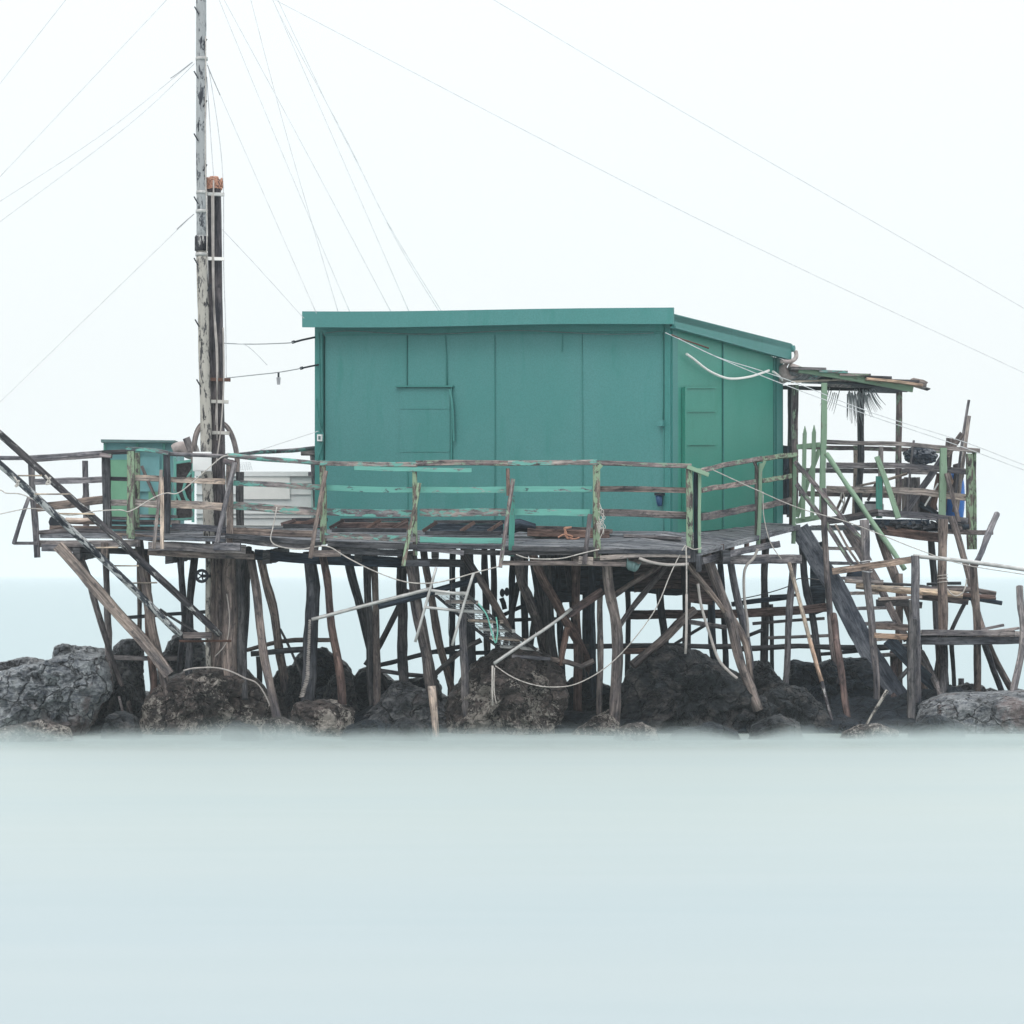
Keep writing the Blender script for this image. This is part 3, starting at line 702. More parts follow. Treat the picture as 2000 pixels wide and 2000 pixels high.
rail('railing section left of the mast with a pale A shaped prop', [
 ('post', [(325,884),(326,960),(326,1042)], 12, 33.0, 'dark', .1),
 ('brace', [(315,918),(308,1000),(300,1072)], 6, (32.95,32.75), 'pale', .04),
 ('brace', [(316,932),(317,1072)], 7, 32.8, 'pale', .04),
 ('top_rail', [(325,886),(380,889),(445,892)], 8, 33.0, 'grey', 0),
 ('rail', [(332,936),(390,939),(440,941)], 11, 33.05, 'pale', .03),
 ('rail', [(332,985),(390,987),(440,990)], 15, 33.05, 'pale', .03)])
rail('railing section right of the mast in front of the white box', [
 ('post', [(448,898),(449,980),(449,1060)], 12, 33.0, 'brown', .1),
 ('cap', [(437,900),(458,906)], 12, 33.0, 'limew', .12),
 ('post', [(469,922),(469,1026)], 14, 33.3, 'dark', .12),
 ('brace', [(458,903),(440,985),(424,1060)], 9, (32.9,32.75), 'grey', .05),
 ('foot_block', [(418,1068),(470,1069)], 15, 32.85, 'grey', .1),
 ('top_rail', [(444,889),(540,897),(632,905)], 9, 33.0, 'turq2', 0),
 ('rail', [(456,943),(540,947),(627,952)], 11, 33.05, 'turq2', .03),
 ('rail', [(456,988),(540,994),(627,1000)], 15, 33.05, 'turq2', .03)])
rail('railing section at the left corner of the hut, turquoise rails', [
 ('post', [(630,908),(631,985),(632,1064)], 12, 33.0, 'lime', .08),
 ('brace', [(636,920),(620,1005),(606,1090)], 8, (32.9,32.7), 'brown', .05),
 ('foot_block', [(604,1082),(665,1080)], 13, 32.85, 'brown', .08),
 ('top_rail', [(625,905),(720,907),(815,907)], 9, 33.0, 'turq2', .10),
 ('top_rail', [(692,914),(800,917),(921,919)], 8, 32.95, 'turq', .04),
 ('rail', [(638,953),(720,956),(812,957)], 11, 33.05, 'turq', .03),
 ('rail', [(636,1000),(720,1001),(812,1003)], 14, 33.05, 'turq2', .03)])
rail('railing section in front of the hatch, with a lime green brace', [
 ('post', [(810,917),(810,1000),(811,1085)], 9, 33.0, 'lime', .08),
 ('brace', [(819,944),(802,1030),(787,1105)], 8, (32.9,32.7), 'lime', .05),
 ('foot_block', [(786,1100),(840,1100)], 12, 32.95, 'dark', .08),
 ('top_rail', [(812,905),(900,904),(995,905)], 10, 33.0, 'limew', .10),
 ('rail', [(820,957),(900,957),(988,957)], 12, 33.05, 'turq', .03),
 ('rail', [(820,1001),(900,1001),(988,1001)], 15, 33.05, 'turq2', .03)])
rail('railing section left of the shaggy green post, with an orange twine coil behind', [
 ('post', [(992,915),(993,968)], 7, 33.0, 'rust', .08),
 ('post', [(1000,968),(999,1086)], 11, 33.02, 'teal', .08),
 ('brace', [(1002,936),(990,1020),(977,1108)], 8, (32.9,32.7), 'limew', .05),
 ('top_rail', [(992,905),(1080,904),(1166,903)], 10, 33.0, 'turq2', .10),
 ('rail', [(1004,955),(1080,955),(1156,956)], 11, 33.05, 'turq', .03),
 ('rail', [(1004,1001),(1080,1001),(1152,1001)], 13, 33.05, 'turq', .03)])
rail('front railing section under the right end of the hut, bare brown rails', [
 ('post', [(1165,908),(1165,1000),(1166,1090)], 14, 33.0, 'lime', .1),
 ('bracket', [(1163,922),(1175,908)], 8, 32.97, 'lime', .06),
 ('brace', [(1152,1005),(1146,1060),(1141,1102)], 9, (32.95,32.8), 'brown', .05),
 ('foot_block', [(1130,1094),(1158,1096)], 16, 32.85, 'pale', .06),
 ('top_rail', [(1163,904),(1260,907),(1350,911)], 9, 33.0, 'limew', .10),
 ('rail', [(1172,955),(1260,956),(1342,958)], 11, 33.05, 'brown', .03),
 ('rail', [(1172,1001),(1260,1003),(1342,1007)], 14, 33.05, 'brown', .03)])
rail('corner railing section with doubled green and black post', [
 ('post', [(1347,914),(1347,1000),(1348,1070)], 13, 33.0, 'lime', .09),
 ('post', [(1359,920),(1359,1000),(1359,1075)], 8, 33.1, 'black', .08),
 ('post', [(1366,915),(1366,1080)], 6, 33.05, 'lime2', .09),
 ('post', [(1350,1070),(1350,1098)], 18, 32.98, 'dark', .05),
 ('post', [(1364,1085),(1365,1117)], 11, 32.99, 'dark', .05),
 ('cap', [(1342,912),(1362,920),(1384,928)], 8, 32.95, 'lime2', .1),
 ('top_rail', [(1362,921),(1420,907),(1483,896)], 9, (33.1,35.4), 'limew', .09),
 ('rail', [(1370,957),(1420,949),(1475,941)], 10, (33.1,35.3), 'limew', .03),
 ('rail', [(1370,1010),(1420,1001),(1475,991)], 14, (33.1,35.3), 'brown', .03)])
rail('railing section beside the stair head, with a forked green post', [
 ('post', [(1478,912),(1478,990),(1477,1050)], 7, 35.4, 'brown', .06),
 ('post', [(1485,905),(1484,990),(1480,1066)], 7, 35.35, 'lime2', .08),
 ('bracket', [(1472,900),(1483,925)], 6, 35.38, 'limew', .06),
 ('bracket', [(1494,900),(1484,925)], 6, 35.38, 'lime2', .06),
 ('post', [(1545,890),(1545,970),(1545,1030)], 7, 36.9, 'rust', .08),
 ('post', [(1552,890),(1551,970),(1549,1062)], 7, 36.85, 'lime2', .08),
 ('top_rail', [(1478,899),(1510,893),(1553,888)], 9, (35.4,36.9), 'lime', .08),
 ('rail', [(1488,939),(1545,930)], 9, (35.4,36.8), 'lime', .03),
 ('rail', [(1488,990),(1545,976)], 12, (35.4,36.8), 'brown', .03)])
rail('far handrail between the mast and the hut, on a bracketed post', [
 ('post', [(609,884),(612,920),(617,975),(618,1030)], 9, 36.9, 'grey', .08),
 ('cap', [(588,883),(617,883)], 14, 36.9, 'grey', .1),
 ('top_rail', [(440,890),(530,882),(640,874)], 8, (35.3,37.0), 'turq2', 0),
 ('rail', [(602,926),(625,925)], 8, 36.95, 'grey', .03)], 'railings at the back of the deck')
rail('far left post of the back railing, standing alone behind the ladder boom', [
 ('post', [(166,900),(167,960),(168,1035)], 10, 35.0, 'grey', .1),
 ('brace', [(172,945),(160,982)], 5, 35.0, 'grey', .05),
 ('top_rail', [(60,900),(160,893),(206,890)], 6, (35.2,35.0), 'grey', .06)], 'railings at the back of the deck')
# ------------------------------------------------------------------ pilings
def pile(label, pts, w, mat, Y, top=True, foot=True, taper=1.0, shape='log', d=None, name='piling', cat='piling', group='pilings under the deck', pale=None):
    v = V3(pts, Y)
    if foot:
        h = hitY(*pts[-1][:2]); yb = v[-1].y
        if h and abs(h-yb) < 1.6:
            y0 = v[0].y; n_ = len(pts)-1; ln = [0]
            for a_, b_ in zip(pts, pts[1:]): ln.append(ln[-1]+math.hypot(a_[0]-b_[0], a_[1]-b_[1]))
            v = [P(p_[0], p_[1], y0+(h+.05-y0)*ln[i_]/ln[-1]) for i_, p_ in enumerate(pts)]
        dd = (v[-1]-v[-2]).normalized()
        if dd.z < -.2: v.append(v[-1]+dd*(.25 if h and abs(h-yb) < 1.6 else max(.2, (v[-1].z+.1)/-dd.z)))
    if top:
        zt = 2.16+.07*max(0, v[0].y-33)
        dd = (v[0]-v[1]).normalized()
        if dd.z > .3 and v[0].z < zt: v[0] = v[0]+dd*((zt-v[0].z)/dd.z)
    ym = sum(p.y for p in v)/len(v); r = w*.5/F*ym
    mb = MB(); mb.sweep(v, r, d*.5 if d else r, shape, 1, taper=taper, n=12)
    return mb.build(name, mat, None, label, cat, group)
pile('thin bowed dark piling under the left end of the deck', [(153,1079),(171,1118),(199,1221),(220,1288),(243,1356)], 12, 'brown', (33.7,33.6))
pile('straight grey piling behind the thin bowed one at left', [(207,1080),(208,1200),(212,1300)], 14, 'grey', 34.7)
pile('thin grey piling seen between two brown ones at left', [(272,1100),(273,1180),(272,1262)], 9, 'brown', 35.4)
pile('rough brown piling left of the mast, leaning right to the mast mound', [(270,1050),(285,1140),(300,1240),(315,1310),(325,1362)], 18, 'brown', (33.4,33.2))
pile('dark piling stub against the rough brown piling', [(283,1078),(287,1150),(297,1280),(300,1345)], 16, 'rust', 33.9)
pile('slim piling first to the left of the mast foot', [(352,1085),(358,1160),(361,1190),(353,1310)], 13, 'grey', 34.0)
pile('dark piling between slim piling and mast foot', [(380,1085),(370,1200),(368,1318)], 14, 'dark', 34.5)
pile('dark thick piling just right of the mast', [(427,1085),(426,1200),(424,1300)], 31, 'brown', 33.95)
pile('brown thick piling, middle of the three beside the mast', [(449,1085),(447,1200),(446,1308)], 31, 'brown', 33.9)
pile('grey thick piling, right one of the three beside the mast', [(466,1085),(468,1200),(470,1316)], 25, 'dark', 33.9)
pile('thin dark piling leaning left, right of the mast trio', [(485,1090),(482,1180),(477,1270),(478,1330)], 12, 'dark', 34.4)
pile('rough piling running down to the right, foot in the mast mound', [(490,1092),(503,1170),(511,1247),(528,1338),(541,1400)], 17, 'brown', (33.5,33.1))
pile('twin of the rough piling, leaning further right behind it', [(508,1085),(518,1130),(532,1180),(546,1260),(556,1350)], 17, 'brown', (33.7,34.3))
pile('heavy dark piling wound with a pale chain', [(605,1085),(608,1150),(611,1220),(609,1300),(603,1366)], 27, 'dark', 33.6)
pile('reddish piling leaning right of the chain wound one', [(630,1085),(640,1150),(648,1210),(661,1299),(668,1376)], 16, 'rust', (33.4,33.3))
pile('dark piling leaning into the straight twin piling', [(678,1088),(695,1150),(710,1210),(728,1290),(750,1345)], 17, 'dark', (34.0,35.0))
pile('straight square twin piling in the middle left', [(718,1085),(720,1200),(724,1300),(729,1375)], 15, 'dark', 34.3)
pile('right half of the straight twin piling in the middle left', [(731,1085),(733,1200),(736,1300),(738,1372)], 14, 'brown', 34.35)
pile('dark knobbly piling behind, between twin piling and sleeved piling', [(786,1085),(785,1220),(789,1330)], 20, 'dark', 35.2)
pile('big brown piling with a dark sleeve and pale foot', [(801,1085),(806,1115),(819,1195),(834,1286),(845,1370)], 25, 'brown', (33.3,33.1), taper=.9)
pile('pale timber foot under the sleeved brown piling', [(843,1340),(847,1390),(853,1462)], 14, 'pale', 33.05, top=False, foot=False, name='sawn_block', cat='timber')
pile('leaning piling behind the sleeved brown piling', [(838,1145),(850,1221),(866,1286),(881,1343)], 15, 'brown', (34.2,34.6))
pile('thick dark piling behind the metal ladder', [(912,1085),(914,1180),(916,1290)], 27, 'dark', 34.5)
pile('pale faced piling stub standing on the round brown boulder', [(905,1195),(906,1290),(909,1366)], 15, 'grey', 33.5, top=False)
pile('brown prop crossing diagonally behind the ladder', [(903,1078),(930,1120),(950,1150),(981,1208),(1015,1265)], 15, 'brown', (33.8,34.6))
pile('thin dark piling in the gap right of the metal ladder', [(947,1085),(949,1180),(951,1295)], 13, 'dark', 35.6)
pile('short strut leaning left beside the pulley block', [(1012,1140),(1004,1175),(986,1265)], 11, 'dark', 35.3, top=False)
pile('short piling right of the pulley block strut', [(1025,1120),(1026,1200),(1026,1268)], 15, 'dark', 35.8)
pile('brown piling leaning right from under the turquoise post', [(1012,1088),(1018,1140),(1041,1190),(1062,1255)], 19, 'brown', (33.6,35.0))
pile('dark leaning piling, left of the two behind the long brown prop', [(1042,1085),(1052,1160),(1064,1265)], 16, 'dark', 35.2)
pile('wide dark piling behind the upper end of the long brown prop', [(1066,1085),(1070,1180),(1078,1268)], 21, 'dark', 34.9)
pile('long brown prop slanting down right to the shaded black rock', [(1042,1088),(1060,1135),(1085,1175),(1121,1237),(1145,1295),(1168,1335)], 18, 'rust', (33.7,34.0))
pile('thin dark piling behind the long brown prop', [(1088,1085),(1091,1180),(1096,1265)], 12, 'black', 35.7)
pile('dark piling leaning right, behind the long brown prop', [(1106,1085),(1115,1160),(1128,1265)], 15, 'dark', 35.4)
pile('rough brown piling right of the long brown prop', [(1125,1085),(1127,1180),(1128,1290)], 17, 'rust', 34.7)
pile('black square piling with a bracket, behind the sloping pole', [(1158,1085),(1157,1180),(1158,1290)], 14, 'black', 35.0)
pile('pale brown thin piling left of the big forked piling', [(1172,1160),(1172,1250),(1171,1330)], 12, 'pale2', 34.3, top=False)
pile('big forked brown piling under the shaggy green post', [(1183,1085),(1190,1140),(1198,1200),(1206,1280),(1205,1350),(1200,1400)], 22, 'brown', (33.4,33.5))
pile('dark piling with a bowed foot, in the wide gap', [(1287,1085),(1290,1180),(1297,1245),(1300,1300)], 14, 'dark', 36.4)
pile('thick dark piling under the deck corner, behind the hanging tube', [(1340,1085),(1340,1180),(1343,1290)], 17, 'dark', 36.2)
pile('rough grey brown piling leaning right under the deck corner', [(1380,1085),(1396,1120),(1422,1193),(1442,1286),(1467,1350)], 20, 'brown', (33.7,33.6))
pile('dark piling behind the red brown hanging panel', [(1382,1085),(1388,1180),(1396,1300)], 14, 'black', 35.9)
pile('grey piling leaning right beside the bent hose', [(1425,1088),(1435,1140),(1448,1200),(1462,1260),(1470,1330)], 14, 'grey', (35.0,34.2))
pile('straight dark piling behind the bent hose', [(1495,1088),(1494,1180),(1492,1280)], 15, 'dark', 36.9)
pile('thin dark piling beside the straight one behind the bent hose', [(1506,1180),(1508,1280)], 8, 'dark', 37.2, top=False)
pile('pale brown piling left of the bamboo pole, leaning left', [(1550,1095),(1545,1160),(1540,1260),(1533,1345)], 13, 'grey', 35.6, top=False)
pile('dark piling leaning right behind the bamboo pole', [(1565,1040),(1570,1120),(1585,1195),(1596,1273)], 15, 'dark', (37.0,36.6))
pile('slim dark pole by the stair head that passes up through the stairs', [(1609,955),(1611,1050),(1615,1130),(1622,1230),(1632,1300)], 12, 'brown', (36.5,36.0), top=False)
pile('lower reddish half of the stair pole, foot on the low dark rock', [(1628,1200),(1637,1280),(1650,1360),(1656,1400)], 13, 'rust', (35.7,35.0), top=False)
pile('tall rough post lashed with wire in front of the stairs', [(1688,1016),(1691,1103),(1698,1160),(1704,1207),(1710,1310),(1713,1368)], 17, 'grey', (35.6,35.0), top=False, taper=.7)
pile('square post with pale foot at the bottom of the stairs', [(1782,1175),(1781,1280),(1780,1404)], 15, 'dark', 35.2, top=False, shape='box', d=.1)
pile('short pale foot below the square stair post', [(1781,1398),(1781,1420)], 14, 'pale', 35.22, top=False, foot=False, shape='box', d=.09, name='sawn_block', cat='timber')
pile('square grey post carrying the pale handrail of the landing', [(1788,1085),(1788,1160),(1789,1245)], 15, 'grey', 35.1, top=False, shape='box', d=.1)
pile('thick straight round post rising from the landing', [(1842,1014),(1841,1120),(1840,1232)], 19, 'brown', 36.2, top=False)
pile('dark lower part of the thick landing post, below the landing', [(1842,1255),(1843,1300),(1843,1350)], 17, 'dark', 36.3, top=False)
pile('long round pole leaning right behind the landing', [(1858,1010),(1875,1060),(1888,1103),(1904,1181),(1925,1250),(1950,1300),(1976,1348)], 14, 'brown', (37.5,36.6), top=False)
pile('stub pole sticking up right from the beam end of the rear platform', [(1947,1004),(1926,1055),(1905,1103)], 12, 'grey', (37.3,36.4), top=False, foot=False)
pile('rough post standing on the slab right of the thick landing post', [(1901,1100),(1904,1150),(1910,1220),(1909,1350)], 15, 'brown', 35.2, top=False)
pile('rightmost post, leaning left down to the slab', [(1991,1146),(1998,1233),(1992,1290),(1980,1349)], 14, 'grey', 35.3, top=False)
pile('knobbly short prop under the right end of the landing', [(1922,1256),(1938,1300),(1956,1349)], 12, 'grey', 36.2, top=False)
pile('grey prop leaning right beneath the landing', [(1800,1275),(1815,1310),(1834,1350)], 14, 'grey', 36.6, top=False)
pile('thin dark piling right of the thick landing post, below', [(1858,1250),(1861,1300),(1863,1345)], 9, 'dark', 36.9, top=False)
pile('dark piling behind the thick landing post, up to the rear platform', [(1818,1040),(1824,1130),(1831,1232)], 13, 'dark', 38.2, top=False)
pile('thin piling under the landing next to the grey prop', [(1836,1270),(1828,1310),(1825,1348)], 8, 'dark', 37.2, top=False)
pile('thick brown post of the rear platform behind the green diagonal', [(1715,1035),(1730,1080),(1752,1130),(1775,1190),(1785,1240)], 17, 'brown', (38.3,37.2), top=False)
pile('short brown post under the log shelf', [(1756,1120),(1755,1180),(1756,1250)], 14, 'brown', 37.6, top=False)
pile('stub of round post in front of the small grey rock', [(1877,1325),(1877,1345)], 12, 'grey', 36.4, top=False, foot=False)
pile('piling seen low between rightmost stair planks', [(1745,1275),(1745,1350)], 15, 'rust', 36.5, top=False)

for lb_, p, w, m_, Y in (('back row piling between the thick dark one and the gap', [(885,1085),(884,1180),(882,1280)], 12, 'black', 36.3),
    ('back row piling left of the pulley block', [(962,1085),(966,1180),(972,1270)], 12, 'dark', 36.6),
    ('back row piling right of the pulley block', [(1003,1085),(999,1170),(1001,1270)], 13, 'black', 36.9),
    ('back row piling crossing behind the long brown prop', [(1060,1085),(1048,1180),(1038,1270)], 12, 'dark', 36.7),
    ('back row piling beside the black square piling', [(1143,1085),(1146,1180),(1144,1280)], 14, 'black', 36.5),
    ('thin back row piling behind the forked piling', [(1222,1085),(1228,1180),(1226,1290)], 10, 'dark', 36.9),
    ('thin back row piling left of the corner piling', [(1405,1085),(1412,1180),(1416,1285)], 11, 'black', 36.9)):
    pile(lb_, p, w, m_, Y)
# ------------------------------------------------------------------ loose props, braces, beams
def one(name, label, cat, pts, w, mat, Y, shape='log', d=None, group=None, taper=1.0, jit=1.0):
    return mem(name, pts, w, mat, Y, shape, d, taper=taper, jit=jit, label=label, cat=cat, group=group)
BR = 'braces and beams under the deck'
def br(label, *a, **k): return one(k.pop('name', 'brace_timber'), label, 'timber', *a, group=BR, **k)
br('wide pale diagonal plank from the left deck end to the mast mound', [(112,1066),(160,1118),(215,1180),(280,1250),(330,1318)], 21, 'pale2', (33.3,33.3), shape='box', d=.09)
br('thin horizontal bar behind the pilings, left of the mast', [(248,1206),(330,1200),(400,1195),(482,1191)], 7, 'dark', 34.6, shape='box', d=.05)
br('grey horizontal plank low between the left pilings', [(193,1284),(270,1286),(346,1286)], 9, 'grey', 33.9, shape='box', d=.05)
br('thin dark strut from the ladder boom to the mast foot', [(312,1190),(350,1216),(398,1243)], 5, 'dark', 33.6)
br('short board at the foot of the ladder boom', [(358,1241),(414,1241)], 12, 'brown', 33.3, shape='box', d=.08)
br('short pipe just below the ladder boom foot', [(350,1252),(400,1252),(452,1252)], 5, 'rustm', 33.4)
br('curved horizontal log right of the mast trio', [(482,1270),(520,1256),(580,1248),(650,1250)], 9, 'brown', 34.3)
br('thick short log with a sawn end below the curved log', [(490,1277),(540,1274),(600,1268)], 11, 'dark', 34.0)
br('thin stick leaning between two pilings above dark rock', [(547,1228),(565,1262),(588,1318)], 5, 'dark', 34.0)
br('short post under the sawn log', [(505,1282),(507,1335)], 10, 'dark', 34.5)
br('diagonal strut behind the twin piling rising right', [(715,1300),(740,1262),(775,1196),(795,1150)], 13, 'dark', 34.9)
br('long low dark pole sloping up right behind the sleeved piling', [(740,1299),(800,1285),(850,1272),(905,1262)], 9, 'dark', 34.8)
br('whitish branch lying over the black wet rocks', [(718,1307),(750,1311),(790,1315),(826,1320)], 8, 'grey', 34.6)
br('dark diagonal strut left of the thick dark piling', [(848,1318),(880,1292),(905,1268),(940,1250)], 10, 'dark', 34.4)
br('low dark bar behind the round brown boulder', [(850,1273),(920,1276),(1000,1272),(1060,1278)], 8, 'black', 34.9, shape='box', d=.06)
br('grey plank lying across the top of the round brown boulder', [(1000,1281),(1040,1284),(1075,1287)], 7, 'grey', 33.8, shape='box', d=.1)
br('broken brown branch over the round boulder, curving right', [(1075,1287),(1110,1293),(1135,1302),(1160,1290)], 10, 'brown', 33.9)
br('dark bar holding the pulley block', [(950,1218),(980,1205),(1015,1185),(1050,1172)], 8, 'black', 35.2)
br('dark cross bar right of the pulley block', [(968,1212),(1040,1210),(1110,1208)], 7, 'black', 35.5)
br('black beam stub beneath the deck centre', [(1085,1166),(1130,1164)], 20, 'black', 35.0, shape='box', d=.1)
br('short brown prop leaning left onto the branch', [(1108,1225),(1100,1260),(1094,1300)], 12, 'rust', 33.9)
br('upper of two braces rising right to the deck corner', [(1193,1168),(1240,1135),(1290,1102)], 11, 'brown', (33.8,34.4))
br('lower of two braces rising right to the deck corner', [(1208,1226),(1240,1180),(1300,1108)], 11, 'brown', (33.9,34.6))
br('red brown I shaped beam crossing the wide gap', [(1222,1201),(1300,1200),(1440,1200),(1620,1186)], 17, 'rust', 36.6, shape='box', d=.12)
br('stacked dark boards on the I shaped beam at right', [(1430,1180),(1490,1172),(1545,1166)], 9, 'black', 36.6, shape='box', d=.3)
br('uppermost short board of the stack on the beam', [(1505,1165),(1560,1162)], 6, 'black', 36.5, shape='box', d=.3)
br('long horizontal log with frosted top low over the big dark boulder', [(1095,1262),(1200,1262),(1300,1260),(1440,1262)], 10, 'dark', 35.0)
br('red brown board just under the long frosted log', [(1200,1272),(1300,1270),(1345,1266)], 12, 'rust', 35.05, shape='box', d=.05)
br('long horizontal log low behind the bamboo pole', [(1430,1268),(1530,1262),(1640,1264),(1800,1262)], 11, 'dark', 36.4)
br('thin plank over the log behind the bamboo pole', [(1500,1246),(1560,1244),(1620,1241)], 6, 'grey', 36.7, shape='box', d=.08)
br('thin pale plank below the I shaped beam', [(1470,1218),(1540,1212),(1610,1208)], 6, 'grey', 36.8, shape='box', d=.08)
br('pale plank end crossing behind the leaning corner piling', [(1346,1214),(1380,1220),(1420,1226)], 9, 'grey', 35.3, shape='box', d=.05)
br('thick brown pole sloping down left from the deck corner gap', [(1357,1190),(1320,1225),(1285,1258),(1235,1300)], 17, 'brown', (34.5,34.2))
br('thin dark strut beside the thick sloping brown pole', [(1376,1222),(1345,1240),(1318,1258)], 6, 'dark', 35.4)
br('thin brace from deck corner down to the leaning piling', [(1345,1102),(1380,1148),(1416,1195)], 11, 'brown', (33.5,33.6))
br('knotted pole continuing down right of the leaning piling', [(1420,1190),(1448,1230),(1462,1262),(1466,1330)], 12, 'brown', (34.0,33.9))
br('dark strut rising right behind the bent hose', [(1460,1242),(1490,1230)], 7, 'dark', 36.4)
br('dark strut under the right end of the log shelf', [(1890,1168),(1872,1200),(1858,1232)], 8, 'dark', 37.0)
br('long tarred plank propped from the stairs to the slab', [(1735,1250),(1790,1305),(1838,1352)], 24, 'black', (36.0,35.6), shape='box', d=.06)
br('dark horizontal beam under the stairs, right', [(1600,1278),(1700,1268),(1790,1262)], 7, 'dark', 36.9)
br('short strut nailed across the stair foot', [(1755,1328),(1775,1306)], 9, 'dark', 35.1)

# ------------------------------------------------------------------ mast and its heavy neighbour
mast = thing('mast', 'tall mast of peeling white paint, rising out of the picture', 'mast', P(410, 1300, 33.6))
mem('spar', [(393,-700),(393,180),(394,470)], 20, 'peel', 33.75, parent=mast, jit=.25)
mem('spar', [(394,490),(397,640),(402,860),(407,1000),(408,1050)], 22, 'peelp', (33.75,33.7), parent=mast, jit=.3)
mem('spar', [(406,1050),(407,1150),(405,1230),(408,1310)], 10, 'peelp', (33.7,33.6), parent=mast, jit=.3)
mb = MB(); mb.sweep(V3([(394,462),(394,475),(394,490)], 33.75), .085, .085, 'log', 0, seg=9); mb.build('flange', 'peel2', mast)
for v in ((394,464,1), (394,486,1)):
    mb = MB(); mb.sweep(V3([(394,v[1]-4),(394,v[1]+4)], 33.75), .078, .078, 'log', 0); mb.build('flange', 'peel', mast)
for i, (x, y, s) in enumerate(((382,17,-1),(405,80,1),(381,143,-1),(405,200,1),(381,265,-1),(405,325,1),(381,388,-1),(381,508,-1),(383,628,-1),(413,560,1),(386,745,-1))):
    mem('step', [(x-s*1,y-4),(x-s*8,y+9)][::1] if s > 0 else [(x-2,y-4),(x+6,y+10)], 2.6, 'iron', 33.68, 'box', .02, parent=mast, jit=0)
for y, w_ in ((115,24),(376,22),(413,24),(497,25)):
    mb = MB(); c = P(394, y, 33.75); mb.sweep([c-Vector((0,0,.02)), c+Vector((0,0,.02))], w_/2/F*33.75, w_/2/F*33.75, 'log', 0); mb.build('clamp', 'steel', mast)
mem('plate', [(377,901),(413,901)], 38, 'white', 33.55, 'box', .06, parent=mast, jit=.2)
mem('timber', [(414,1085),(415,1200),(417,1310)], 14, 'brown', 33.75, parent=mast, jit=.6)
mem('halyard', [(402,70),(401,300),(404,420),(404,500)], 2.2, 'rope', 33.6, 'cable', parent=mast)
post = thing('mast_post', 'dark square post with orange twine on top, clamped beside the mast', 'post', P(428, 1090, 33.85))
mem('timber', [(418,352),(420,500),(422,700),(426,880),(428,1085)], 25, 'postb', 33.9, 'box', .16, parent=post, jit=.3)
mb = MB()
for i in range(60):
    a = random.random()*6.28; c = P(417, 356, 33.9); r = .115
    p = [c+Vector((math.cos(a+k*.6)*r*random.uniform(.7,1.15)-.01, math.sin(a+k*.6)*r, random.uniform(-.09,.05))) for k in range(5)]
    mb.sweep(smooth_pts(p, 4), .006, .006, 'cable', n=6)
mb.sweep([P(418, 360, 33.9), P(418, 345, 33.9)], .075, .085, 'log', .6, taper=.75)
mb.build('twine_wrap', 'orange', post)
for y, x0, x1, m_ in ((379,398,438,'steel'),(505,402,438,'tube'),(784,406,446,'concrete'),(845,413,448,'concrete'),(741,408,450,'rustm')):
    mem('clamp_bar', [(x0,y),(x1,y+1)], 6.5, m_, 33.78, 'box', .05, parent=post, jit=.2)
for p in ([(417,352),(418,600),(423,700),(424,860)], [(414,380),(416,560),(425,700),(421,830)], [(436,640),(437,740),(432,830),(422,905)]):
    mem('rope', p, 3.2, 'hosec', 33.76, 'cable', parent=post)
mem('rope', [(404,150),(414,300),(418,350)], 1.6, 'wire', 33.8, 'cable', parent=post)
mem('rope', [(407,130),(426,250),(436,360),(437,520),(441,640),(442,740)], 1.6, 'wire', 33.9, 'cable', parent=post)
# winch hoop behind the mast
mb = MB(); pts = [(378,905),(379,875),(383,850),(392,832),(406,824),(424,822),(441,831),(452,848),(459,870),(463,895),(463,925)]
mb.sweep(smooth_pts(V3(pts, 34.6)), 4.5/F*34.6, .05, 'box', .3)
mb.build('winch_hoop', 'pale2', None, 'grey arched winch hoop standing behind the mast', 'hoop')
one('timber', 'tilted grey board on the junk beside the winch hoop', 'board', [(364,855),(374,880)], 14, 'grey', 34.8, 'box', .03)
mb = MB(); mb.sweep(smooth_pts(V3([(340,882),(355,876),(370,884),(388,880)], 34.9)), .08, .1, 'log', 1.5); mb.build('tarpaulin_bundle', 'cloth', None, 'lumpy grey brown bundle by the winch hoop', 'bundle')
# hand wheel on the foot of the mast
wh = thing('hand_wheel', 'small black spoked hand wheel on the mast foot', 'wheel', P(394, 1137, 33.5))
mb = MB(); c = P(394, 1125, 33.5); r = .068
mb.sweep([c+Vector((math.cos(k/16*6.2832)*r, 0, math.sin(k/16*6.2832)*r)) for k in range(17)], .018, .018, 'cable'); mb.build('rim', 'iron', wh)
mb = MB()
for k in range(5): mb.sweep([c, c+Vector((math.cos(k*1.257)*r, 0, math.sin(k*1.257)*r))], .009, .009, 'log', 0)
mb.sweep([c, c+Vector((.10, .05, 0))], .02, .02, 'log', 0); mb.build('spokes', 'iron', wh)

# ------------------------------------------------------------------ ladder boom at the left
lb = thing('ladder_boom', 'pair of long peeling spars with rungs, sloping up to the left', 'ladder', P(400, 1245, 33.4))
mem('spar', [(-60,798),(0,847),(98,937),(259,1080),(345,1160),(430,1240)], 14, 'peel2', (31.9,33.3), parent=lb, jit=.25)
mem('spar', [(-60,858),(0,906),(129,1025),(259,1147),(310,1200),(352,1240)], 14, 'peel3', (31.7,33.2), parent=lb, jit=.3)
for x0, y0, x1, y1, Y in ((39,929,78,929,31.95),(72,965,135,965,32.1),(120,1003,181,1004,32.3),(184,1070,227,1069,32.6),(222,1105,267,1105,32.75),(259,1139,303,1138,32.9)):
    mem('rung', [(x0-4,y0),(x1+4,y1)], 3, 'bamboo', Y, parent=lb, jit=.1)
mem('rope_lashing', [(28,932),(36,945),(30,950),(38,938)], 4, 'rope', 31.85, 'cable', parent=lb)
